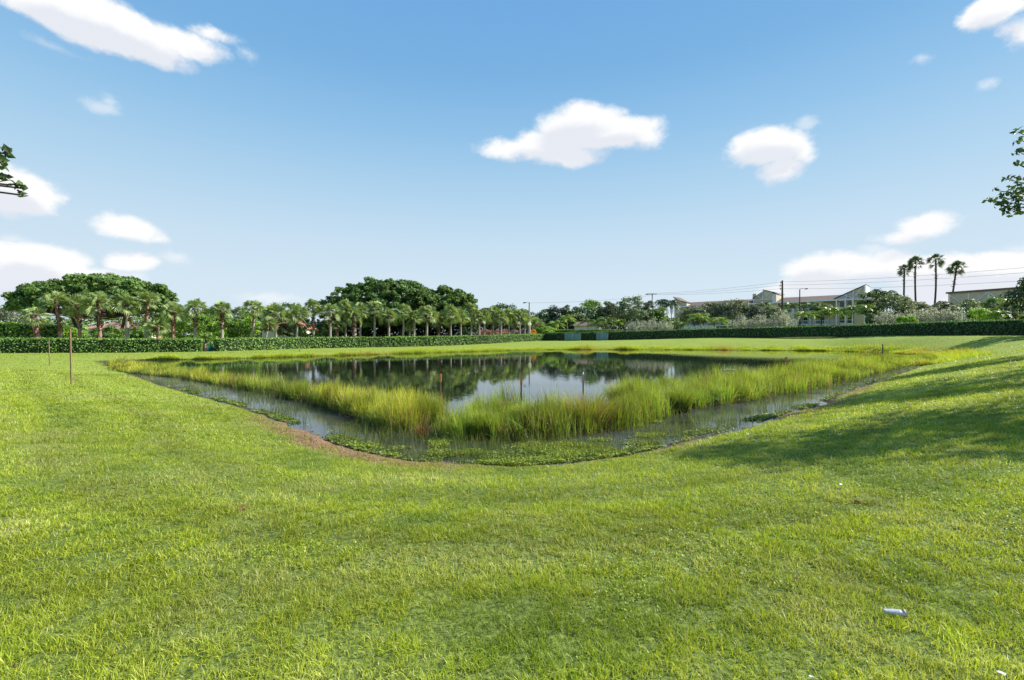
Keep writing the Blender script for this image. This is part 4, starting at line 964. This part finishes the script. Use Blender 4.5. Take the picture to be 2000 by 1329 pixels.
# ------------------------------------------------------------------ fences and panels
def frame_fn(P0, P1):
    P0 = np.array(P0, float); u = norm(np.array(P1, float) - P0); n_ = np.array([u[1], -u[0]])
    if (n_ * P0).sum() > 0: n_ = -n_
    return lambda v: np.stack([P0[0] + v[:, 0] * u[0] - v[:, 1] * n_[0], P0[1] + v[:, 0] * u[1] - v[:, 1] * n_[1], v[:, 2]], -1)
def localise(mb, o): mb.v = [v - np.array(o.location, np.float32) for v in mb.v]; return mb
def panel_fence(label, px0, px1, D0, D1, yt, yb, mat, name='fence_panel', group=None, cat='fence', half=False):
    A = XY(px0, D0); B = XY(px1, D1); fr = frame_fn(A, B); L = math.dist(A, B); g = zat(yb, D0); t = zat(yt, D0); o = empty(name, (*A, g), label, cat, group)
    top = g + (t - g) * (.55 if half else .96)
    p = MB()
    for q in np.arange(0, 12):    # slightly billowed cloth strips
        x0 = L * q / 12; x1 = L * (q + 1) / 12; b0 = .04 * sin(q * 1.3); b1 = .04 * sin((q + 1) * 1.3)
        v = np.array([(x0, b0, g + .05), (x1, b1, g + .05), (x1, b1, top), (x0, b0, top), (x0, b0 + .012, g + .05), (x1, b1 + .012, g + .05), (x1, b1 + .012, top), (x0, b0 + .012, top)], float)
        p.add(fr(v), [(0, 1, 2, 3), (7, 6, 5, 4), (3, 2, 6, 7)])
    localise(p, o).build('screen', mat, o)
    for s in (0, L / 2, L):
        c = fr(np.array([(s, .06, g - .2), (s, .06, t + .05)])); m = MB().tube(c, .04, 8); localise(m, o).build('post', M['steel'] if not half else M['greenmesh'], o)
    c = fr(np.array([(0, .06, t), (L, .06, t)])); m = MB().tube(c, .03, 6); localise(m, o).build('rail', M['steel'] if not half else M['greenmesh'], o)
    if half:
        w = MB()
        for s in np.arange(0, L, .16): w.tube(fr(np.array([(s, .06, top), (s + .1, .06, t)])), .008, 3); w.tube(fr(np.array([(s + .1, .06, top), (s, .06, t)])), .008, 3)
        localise(w, o).build('wire_mesh', M['greenmesh'], o)
panel_fence('green screened chain link fence closing the gap in the left hedge', 392, 424, 57.5, 58.5, 664, 688, M['greenmesh'], half=True)
panel_fence('pale teal screen panel on the right hedge, left of the two', 1103, 1133, 97, 95.5, 651.5, 664.8, M['bluemesh'], name='screen_panel', group='teal screens')
panel_fence('pale teal screen panel on the right hedge, right of the two', 1165, 1187, 94, 93, 650.5, 664.8, M['bluemesh'], name='screen_panel', group='teal screens')
X, Y = XY(401, 56.6); o = MB().tube([(0, 0, -.1), (0, 0, .5), (.02, 0, .8), (0, 0, .95)], [.2, .18, .14, .08], 10).build('clay_post', M['bark_red']); o.location = (X, Y, gz(X, Y)); tag(o, 'small reddish post beside the green fence in the hedge gap', 'post')

# ------------------------------------------------------------------ buildings
def house(label, px0, px1, D0, D1, z_eave_y, z_ridge_y, roofm, wallm, dep=9, name='house', gable=False):
    A = XY(px0, D0); B = XY(px1, D1); fr = frame_fn(A, B); L = math.dist(A, B); g = min(gz(*A), gz(*B)); Dm = (D0 + D1) / 2
    ze = zat(z_eave_y, Dm); zr = zat(z_ridge_y, Dm); o = empty(name, (*A, g), label, 'house')
    localise(MB().box(0, L, 0, dep, g - .5, ze, fr=fr), o).build('wall', M[wallm], o)
    e = .5; i = min(L, dep) * .45 if not gable else 0
    v = fr(np.array([(-e, -e, ze - .1), (L + e, -e, ze - .1), (L + e, dep + e, ze - .1), (-e, dep + e, ze - .1), (i, dep / 2, zr), (L - i, dep / 2, zr)], float))
    r = MB().add(v, [(0, 1, 5, 4), (2, 3, 4, 5)]).add(v, [(1, 2, 5), (3, 0, 4)]).add(v, [(3, 2, 1, 0)])
    localise(r, o).build('roof', M[roofm], o)
    n = max(1, int(L / 4))
    for k in range(n):
        x = L * (k + .5) / n; f = MB().box(x - .75, x + .75, -.06, .02, g + 1.0, g + 2.3, fr=fr)
        f = localise(f, o).build('window', M['white'], o); localise(MB().box(x - .65, x + .65, -.09, -.061, g + 1.1, g + 2.2, fr=fr), o).build('pane', M['glass'], f)
    return o
house('house with faded pink tiled roof under the broad dome fig', 166, 288, 90, 94, 641, 626, 'roofpink', 'stucco2')
house('house with orange red tiled roof behind the palms left of the tallest fig', 588, 642, 84, 92, 642, 625, 'roofred', 'stucco2')
house('cream walled house with gable behind the small feather palms', 1122, 1166, 122, 120, 636, 627, 'roof', 'stucco2', 8, gable=True)

# apartment block
P0 = XY(1320, 138); P1 = XY(1700, 105); fr = frame_fn(P0, P1); LB = math.dist(P0, P1); g = 1.0
apt = empty('apartment_building', (*P0, g), 'long beige three storey apartment block with gabled towers and brown roof', 'building')
def AB(mb, name, mat, par=apt):
    mb.v = [v - np.array(apt.location, np.float32) for v in mb.v]; return mb.build(name, M[mat], par)
FL = [g, g + 3.0, g + 6.0]; EAVE = 9.9; RDG = 11.4
AB(MB().box(0, LB, 2.2, 13, g - .5, EAVE, fr=fr), 'wall', 'stucco')
rf = MB(); v = fr(np.array([(-.4, -.5, EAVE - .05), (LB + .3, -.5, EAVE - .05), (LB + .3, 5.5, RDG), (-.4, 5.5, RDG), (-.4, 13.5, EAVE - .05), (LB + .3, 13.5, EAVE - .05)], float))
rf.add(v, [(0, 1, 2, 3), (3, 2, 5, 4)]).add(v, [(0, 4, 5, 1)]).add(v, [(0, 3, 4)]).add(v, [(1, 5, 2)])
roof = AB(rf, 'roof', 'roof')
AB(MB().box(-.42, LB + .32, -.62, -.5, EAVE - .3, EAVE + .02, fr=fr), 'fascia', 'white')
AB(MB().box(20.6, 21.5, 3, 4.2, EAVE + .5, 12.7, fr=fr), 'chimney', 'stucco', roof)
towers = [(21.6, 27.2), (40.2, 45.4)]
bays = []
x = .8
while x < LB - 3:
    if not any(a - 3.2 < x < b + .2 for a, b in towers): bays.append(x); x += 3.6
    else: x += .4
for zf in FL:
    # balcony slab of each floor between towers
    segs = [(0, 21.3), (27.5, 39.9)]
    for a, b in segs:
        if zf > g: AB(MB().box(a, b, .1, 2.2, zf - .12, zf + .1, fr=fr), 'balcony_slab', 'white')
        ra = AB(MB().box(a, b, .12, .2, zf + .95, zf + 1.05, fr=fr), 'railing', 'white')
        rr = MB()
        for q in np.arange(a + .1, b, .28): rr.box(q, q + .05, .13, .19, zf + .1, zf + .95, fr=fr)
        AB(rr, 'balusters', 'white', ra)
for bx_ in bays:
    AB(MB().box(bx_ - .3, bx_ + .02, -.02, .3, g - .3, EAVE - .3, fr=fr), 'column', 'white')
    for k, zf in enumerate(FL):
        f = AB(MB().box(bx_ + .7, bx_ + 2.7, 2.1, 2.25, zf + .12, zf + 2.3, fr=fr), 'window', 'white')
        AB(MB().box(bx_ + .8, bx_ + 1.66, 2.05, 2.098, zf + .2, zf + 2.2, fr=fr).box(bx_ + 1.74, bx_ + 2.6, 2.05, 2.098, zf + .2, zf + 2.2, fr=fr), 'pane', 'glass', f)
def strut(a, b, y, r=.09):
    return MB().tube(fr(np.array([(a[0], y, a[1]), (b[0], y, b[1])], float)), r, 6)
# tower one: two opposed mono pitches
a, b = towers[0]; m = 24.0
tw = AB(MB().prism([(a, g - .5), (b, g - .5), (b, 12.0), (m, 13.4), (m, 11.0), (m, 10.8), (a, 10.8)], 0.4, 7, fr=fr), 'tower', 'stucco')
AB(MB().prism([(m - .1, 13.53), (b + .25, 12.36), (b + .25, 12.2), (m - .1, 13.39)], .2, 7.1, fr=fr), 'tower_roof', 'roof', tw)
AB(MB().prism([(a - .2, 11.32), (m + .02, 13.06), (m + .02, 12.92), (a - .2, 11.18)], .2, 7.1, fr=fr), 'tower_roof', 'roof', tw)
AB(MB().prism([(a, 10.8), (m - .01, 10.8), (m - .01, 12.88), (a, 11.18)], .8, 7, fr=fr), 'gable_wall', 'stucco', tw)
AB(MB().box(b - 1.0, b + .02, .1, .38, g - .3, 12.05, fr=fr), 'white_wall', 'stucco2', tw)
for p, q in (((a + .05, 10.9), (m - .1, 12.7)), ((m - .1, 10.9), (m - .1, 13.0)), ((m - .1, 11.0), (b - 1.1, 12.6)), ((a, 10.75), (b, 10.75)), ((a + .1, 1), (a + .1, 10.7)), ((m - .1, 10.8), (a + 1, 11.9))):
    AB(strut(p, q, .25), 'strut', 'white', tw)
for zf in FL:
    f = AB(MB().box(a + .4, m - .1, .3, .42, zf + .3, zf + 2.5, fr=fr), 'opening', 'stucco2', tw)
    AB(MB().box(a + .5, m - .2, .24, .298, zf + 1.2, zf + 2.4, fr=fr), 'pane', 'glass', f)
    AB(MB().box(a + .3, m, -.3, .28, zf - .1, zf + .9, fr=fr), 'balcony', 'stucco2', tw)
# tower two: one mono pitch rising to the right
a, b = towers[1]
tw = AB(MB().prism([(a, g - .5), (b, g - .5), (b, 12.9), (a, 10.3)], 0.6, 7, fr=fr), 'tower', 'stucco')
AB(MB().prism([(a - .5, 10.32), (b + .36, 13.22), (b + .36, 13.08), (a - .5, 10.18)], .3, 7.1, fr=fr), 'tower_roof', 'roof', tw)
AB(MB().box(b, b + .35, .3, 6.8, g - .5, 13.0, fr=fr), 'side_wall', 'white', tw)
for p, q in (((a + 1.9, 10.1), (a + 1.9, 11.2)), ((a + 3.2, 10.1), (b - .2, 12.6)), ((a + 3.2, 10.1), (a + 1.4, 11)), ((a, 10.1), (b, 10.1)), ((a + 3.2, 10.1), (a + 3.2, 12))):
    AB(strut(p, q, .45, .1), 'strut', 'white', tw)
for k, zf in enumerate(FL):
    AB(MB().box(a + .1, a + 3.3, -.8, .58, zf - .12, zf + .1, fr=fr), 'balcony_slab', 'white', tw)
    AB(MB().box(a + .1, a + 3.3, -.8, -.7, zf + .9, zf + 1.0, fr=fr), 'railing', 'white', tw)
    f = AB(MB().box(a + .5, a + 1.7, .5, .62, zf + .3, zf + 2.4, fr=fr), 'window', 'white', tw); AB(MB().box(a + .6, a + 1.6, .44, .498, zf + .4, zf + 2.3, fr=fr), 'pane', 'glass', f)
    f = AB(MB().box(a + 2.0, a + 3.0, .5, .62, zf + .12, zf + 2.4, fr=fr), 'door', 'white', tw); AB(MB().box(a + 2.1, a + 2.9, .44, .498, zf + .25, zf + 2.3, fr=fr), 'pane', 'glass', f)
for q in (a + .1, a + 1.85, a + 3.3): AB(MB().box(q - .12, q + .12, -.82, -.58, g - .3, 10.1, fr=fr), 'column', 'white', tw)
AB(MB().prism([(-.5, 9.8), (3.6, 9.8), (3.4, 10.9), (1.6, 11.4), (-.3, 12.7)], -.3, 4, fr=fr), 'end_gable', 'stucco')
AB(MB().prism([(-.6, 12.95), (1.7, 11.62), (3.6, 11.1), (3.6, 10.9), (1.7, 11.42), (-.6, 12.72)], -.6, 4.3, fr=fr), 'end_gable_roof', 'roof')
AB(MB().box(-.5, 3.0, .0, 2.1, g - .5, 9.8, fr=fr), 'end_wall', 'stucco')

P0 = XY(1852, 98); P1 = XY(2010, 86); fr2 = frame_fn(P0, P1); L2 = math.dist(P0, P1); g2 = 1.2
b2 = empty('cream_building', (*P0, g2), 'flat roofed cream building with white diagonal braces right of the tall palms', 'building')
def BB(mb, name, mat, par=b2):
    mb.v = [v - np.array(b2.location, np.float32) for v in mb.v]; return mb.build(name, M[mat], par)
BB(MB().box(0, L2, 0, 12, g2 - .5, 10.3, fr=fr2), 'wall', 'stucco')
BB(MB().box(-.3, L2 + .3, -.3, 12.3, 10.302, 10.65, fr=fr2), 'roof', 'roof')
for q in np.arange(.3, L2, 3.2):
    BB(MB().box(q - .1, q + .1, -.12, -.003, g2 - .3, 10.1, fr=fr2), 'column', 'white')
for k, q in enumerate(np.arange(.3, L2 - 3, 3.2)):
    A_, B_ = ((q, 10.0), (q + 3.1, 7.2)) if k % 2 == 0 else ((q, 7.2), (q + 3.1, 10.0))
    BB(MB().tube(fr2(np.array([(A_[0], -.1, A_[1]), (B_[0], -.1, B_[1])], float)), .09, 6), 'strut', 'white')
for q in (10.2, 14.0):
    f = BB(MB().box(q, q + 1.5, -.06, .03, 8.0, 9.7, fr=fr2), 'window', 'white'); BB(MB().box(q + .1, q + 1.4, -.1, -.062, 8.1, 9.6, fr=fr2), 'pane', 'glass', f)

# pale fence posts before apartments
A = XY(1326, 104); B = XY(1398, 101); fr3 = frame_fn(A, B); L3 = math.dist(A, B); pf = empty('picket_fence', (*A, gz(*A)), 'pale vertical picket fence behind the right hedge before the apartments', 'fence')
gg = gz(*A); mb = MB()
for q in np.arange(0, L3, .36): mb.box(q, q + .22, 0, .05, gg, gg + 2.35, fr=fr3)
localise(mb, pf).build('pickets', M['white'], pf); localise(MB().box(0, L3, .051, .12, gg + 2.0, gg + 2.1, fr=fr3).box(0, L3, .051, .12, gg + .5, gg + .6, fr=fr3), pf).build('rails', M['white'], pf)

# van behind the left hedge
X, Y = XY(912, 98); g = gz(X, Y); van = empty('parked_van', (X, Y, g), 'white van whose roof just shows above the left hedge', 'van', None, R(8))
MB().prism([(-2.4, .4), (2.5, .4), (2.55, 1.1), (2.2, 1.25), (1.6, 2.05), (1.3, 2.2), (-2.2, 2.22), (-2.4, 2.0)], -.95, .95).build('body', M['vanwhite'], van)
for y_ in (-.965, .965):
    MB().prism([(.6, 1.3), (1.9, 1.3), (1.5, 1.95), (.6, 1.95)], y_ - .01, y_ + .01).build('window', M['glass'], van)
    for x_ in (-1.5, 1.6):
        MB().tube([(x_, y_ - .1, .36), (x_, y_ + .06, .36)], .36, 20).build('wheel', M['rubber'], van)
MB().add([(2.16, -.8, 1.3), (2.16, .8, 1.3), (1.66, .8, 2.0), (1.66, -.8, 2.0)], [(0, 1, 2, 3)]).build('windscreen', M['glass'], van)

# pink flowering shrubs beyond the hedge
for i, (px, w_, lab) in enumerate([(934, 9, 'pink flowering shrub nearest the white van'), (950, 10, 'pink flowering shrub second from the white van'), (968, 10, 'pink flowering shrub under the tallest palm near the lamp pole'),
                              (986, 9, 'pink flowering shrub between stout and broad palms'), (1004, 10, 'mauve flowering shrub second left of the lamp pole'), (1022, 10, 'mauve flowering shrub at the foot of the white lamp pole')]):
    D = 108; X, Y = XY(px, D); zt = zat(645, D)
    tree('flowering_shrub', lab, 'shrub', 'pink flowering shrubs behind the hedge', X, Y, zt - 1.0, w_ * D / F, .9, 1.0, 26, 50, .4, .2, (.28, .1, .12) if i < 4 else (.25, .14, .24), (.6, .35, .35) if i < 4 else (.45, .36, .45), tr=.05, nl=5, seed=500 + i, low=-.9)
D = 103; X, Y = XY(1042, D)
tree('flowering_shrub', 'small orange flowering shrub right beside the white lamp pole', 'shrub', None, X, Y, zat(651, D), .55, .5, .75, 20, 40, .25, .15, (.6, .2, .03), (.85, .4, .08), tr=.04, nl=4, seed=510, low=-.9)

# ------------------------------------------------------------------ sky, sun
EXPO = .95; SKG = 2 ** EXPO
SUN_EL, SUN_AZ = R(36), R(78)      # azimuth measured from +Y towards +X
w = bpy.data.worlds.new('World'); SC.world = w; w.use_nodes = True; nt = w.node_tree; N = nt.nodes; L = nt.links; N.clear()
out = N.new('ShaderNodeOutputWorld'); bg = N.new('ShaderNodeBackground'); bg.inputs[1].default_value = .065
sky = N.new('ShaderNodeTexSky'); sky.sky_type = 'NISHITA'; sky.sun_disc = False; sky.sun_elevation = SUN_EL; sky.sun_rotation = SUN_AZ
sky.air_density = 1.0; sky.dust_density = .6; sky.ozone_density = 1.6
tc = N.new('ShaderNodeTexCoord')
def math_(op, a, b=None, c=None, clamp=False):
    m = N.new('ShaderNodeMath'); m.operation = op; m.use_clamp = clamp
    for i, q in enumerate((a, b, c)):
        if q is None: continue
        if isinstance(q, (int, float)): m.inputs[i].default_value = q
        else: L.new(q, m.inputs[i])
    return m.outputs[0]
def vm(op, a, b):
    m = N.new('ShaderNodeVectorMath'); m.operation = op
    for i, q in enumerate((a, b)):
        if q is None: continue
        if isinstance(q, tuple): m.inputs[i].default_value = q
        else: L.new(q, m.inputs[i])
    return m.outputs['Value'] if op == 'LENGTH' else m.outputs[0]
nrmv = vm('NORMALIZE', tc.outputs['Generated'], None)
sp = N.new('ShaderNodeSeparateXYZ'); L.new(nrmv, sp.inputs[0])
az = math_('ARCTAN2', sp.outputs[0], sp.outputs[1]); el = math_('ARCSINE', sp.outputs[2])
def nz(scale, det, rough=.55, st=(1, 1, 2.2)):
    mp = N.new('ShaderNodeMapping'); mp.inputs['Scale'].default_value = st; L.new(nrmv, mp.inputs[0])
    n = N.new('ShaderNodeTexNoise'); n.inputs['Scale'].default_value = scale; n.inputs['Detail'].default_value = det; n.inputs['Roughness'].default_value = rough
    L.new(mp.outputs[0], n.inputs[0]); return n
cb = N.new('ShaderNodeCombineXYZ'); L.new(az, cb.inputs[0]); L.new(el, cb.inputs[1])
w1 = vm('MULTIPLY', vm('SUBTRACT', nz(9, 7, .62, (1, 1, 1.5)).outputs['Color'], (.5, .5, .5)), (.10, .045, 0))
POS = vm('ADD', cb.outputs[0], w1)
def sph(px, y):
    a = math.atan((px - 1000) / F); return a, math.atan((HOR - y) / F * cos(a))
def cloud_field(lst, pos=None):
    pos = pos or POS; cur = None
    for cx, cy, rx, ry in lst:
        a, e = sph(cx, cy); a2, _ = sph(cx + rx, cy); a1, _ = sph(cx - rx, cy); _, e1 = sph(cx, cy - ry); _, e2 = sph(cx, cy + ry)
        d = vm('MULTIPLY', vm('SUBTRACT', pos, (a, e, 0)), (2 / (a2 - a1), 2 / (e1 - e2), 0)); l = vm('LENGTH', d, None)
        v = math_('MULTIPLY', math_('SUBTRACT', 1.0, l), min(rx, ry * 2.2) / 40.)
        cur = v if cur is None else math_('MAXIMUM', cur, v)
    return cur
CL = [(205, 45, 190, 58), (100, 15, 120, 36), (340, 78, 110, 30), (425, 76, 48, 15), (285, 100, 85, 26), (320, 118, 46, 12),
      (30, 380, 95, 52), (-60, 370, 70, 50), (238, 440, 82, 26), (290, 460, 34, 12), (70, 520, 120, 50), (-20, 520, 100, 60), (250, 508, 60, 24), (180, 545, 130, 30),
      (1130, 250, 90, 52), (1195, 262, 100, 40), (1055, 287, 85, 32), (985, 292, 62, 24), (1110, 305, 95, 24), (1262, 270, 42, 26), (1155, 228, 60, 28),
      (1495, 290, 92, 44), (1512, 335, 52, 32), (1560, 300, 40, 28),
      (1955, 10, 85, 44), (1985, 62, 44, 38), (1805, 440, 72, 26), (1760, 462, 70, 14),
      (1620, 522, 105, 38), (1720, 520, 90, 34), (1830, 530, 120, 38), (1950, 525, 130, 42), (1900, 570, 220, 30), (1580, 560, 110, 26)]
WS = [(110, 90, 52, 11), (195, 207, 46, 16), (212, 196, 24, 14), (1795, 118, 22, 9), (1925, 165, 26, 12), (1575, 240, 34, 16), (1690, 490, 48, 12), (520, 582, 70, 14), (480, 110, 20, 12), (330, 500, 40, 14), (1990, 480, 50, 12), (20, 465, 40, 14)]
fine = math_('MULTIPLY', math_('SUBTRACT', nz(20, 8, .66, (1, 1, 1.2)).outputs['Fac'], .5), 1.25)
def ms(v, a, b):
    m = N.new('ShaderNodeMapRange'); m.interpolation_type = 'SMOOTHSTEP'; L.new(v, m.inputs[0]); m.inputs[1].default_value = a; m.inputs[2].default_value = b; return m.outputs[0]
f1 = math_('ADD', cloud_field(CL), fine); f2 = math_('ADD', cloud_field(WS), fine)
m1 = ms(f1, -.22, .75); m2 = math_('MULTIPLY', ms(f2, -.25, .7), .45)
mask = math_('MULTIPLY', math_('MAXIMUM', m1, m2), .97)
# soft body shade of the clouds: thick parts a touch lavender, rims white
shade = ms(math_('ADD', cloud_field(CL, vm('ADD', POS, (.012, .030, 0))), math_('MULTIPLY', fine, .5)), -.1, 1.0)
cr = N.new('ShaderNodeMix'); cr.data_type = 'RGBA'; cr.inputs[6].default_value = (1, 1, 1, 1); cr.inputs[7].default_value = (.80, .825, .89, 1); L.new(shade, cr.inputs[0])
# sky colour: physical sky, whitened towards the horizon by thin moisture
hz = ms(el, .0, .62); hzr = math_('SUBTRACT', 1.0, hz)
hm = N.new('ShaderNodeMix'); hm.data_type = 'RGBA'; L.new(math_('MULTIPLY', math_('POWER', hzr, 1.6), .75), hm.inputs[0]); L.new(sky.outputs[0], hm.inputs[6]); hm.inputs[7].default_value = (5.6, 6.8, 7.9, 1)
rp = N.new('ShaderNodeValToRGB'); L.new(math_('DIVIDE', el, 1.5708), rp.inputs[0])
E_ = rp.color_ramp.elements
SKC = [(0, (217, 234, 244)), (.06, (213, 231, 244)), (.12, (201, 225, 243)), (.19, (176, 213, 240)), (.26, (148, 197, 236)), (.33, (124, 181, 230)), (.42, (114, 173, 229)), (1, (75, 135, 205))]
for i, (p_, c_) in enumerate(SKC):
    e_ = E_[i] if i < 2 else E_.new(p_)
    e_.position = p_; e_.color = (*[q / SKG for q in lin(*c_)], 1)
L.new(hm.outputs[2], bg.inputs[0])
bg2 = N.new('ShaderNodeBackground'); bg2.inputs[1].default_value = 1; L.new(rp.outputs[0], bg2.inputs[0])
mxg = N.new('ShaderNodeMixShader'); mxg.inputs[0].default_value = .93; L.new(bg.outputs[0], mxg.inputs[1]); L.new(bg2.outputs[0], mxg.inputs[2])
bgc = N.new('ShaderNodeBackground'); bgc.inputs[1].default_value = .53; L.new(cr.outputs[2], bgc.inputs[0])
mxs = N.new('ShaderNodeMixShader'); L.new(mask, mxs.inputs[0]); L.new(mxg.outputs[0], mxs.inputs[1]); L.new(bgc.outputs[0], mxs.inputs[2]); L.new(mxs.outputs[0], out.inputs[0])
w.cycles.sampling_method = 'MANUAL'; w.cycles.sample_map_resolution = 512

sl = bpy.data.lights.new('sun', 'SUN'); sl.energy = 4.6; sl.angle = R(.5); sl.color = (1, .94, .84)
so = bpy.data.objects.new('sun', sl); COL.objects.link(so)
from mathutils import Vector
sdv = Vector((sin(SUN_AZ) * cos(SUN_EL), cos(SUN_AZ) * cos(SUN_EL), sin(SUN_EL)))
so.rotation_euler = sdv.to_track_quat('Z', 'Y').to_euler(); so.location = (30, 0, 40)

cd = bpy.data.cameras.new('camera'); cd.sensor_width = 36; cd.lens = F / 2000 * 36; cd.shift_y = -(1329 / 2 - HOR) / 2000; cd.clip_end = 5000; cd.clip_start = .05
co = bpy.data.objects.new('camera', cd); COL.objects.link(co); co.location = (0, 0, CAMZ); co.rotation_euler = (R(90), 0, 0); SC.camera = co

vs = SC.view_settings; vs.view_transform = 'Standard'; vs.look = 'None'; vs.exposure = EXPO; vs.gamma = 1; vs.use_curve_mapping = False
SC.display_settings.display_device = 'sRGB'
cy_ = SC.cycles; cy_.max_bounces = 6; cy_.diffuse_bounces = 3; cy_.glossy_bounces = 3; cy_.transmission_bounces = 3; cy_.transparent_max_bounces = 4
cy_.use_denoising = True
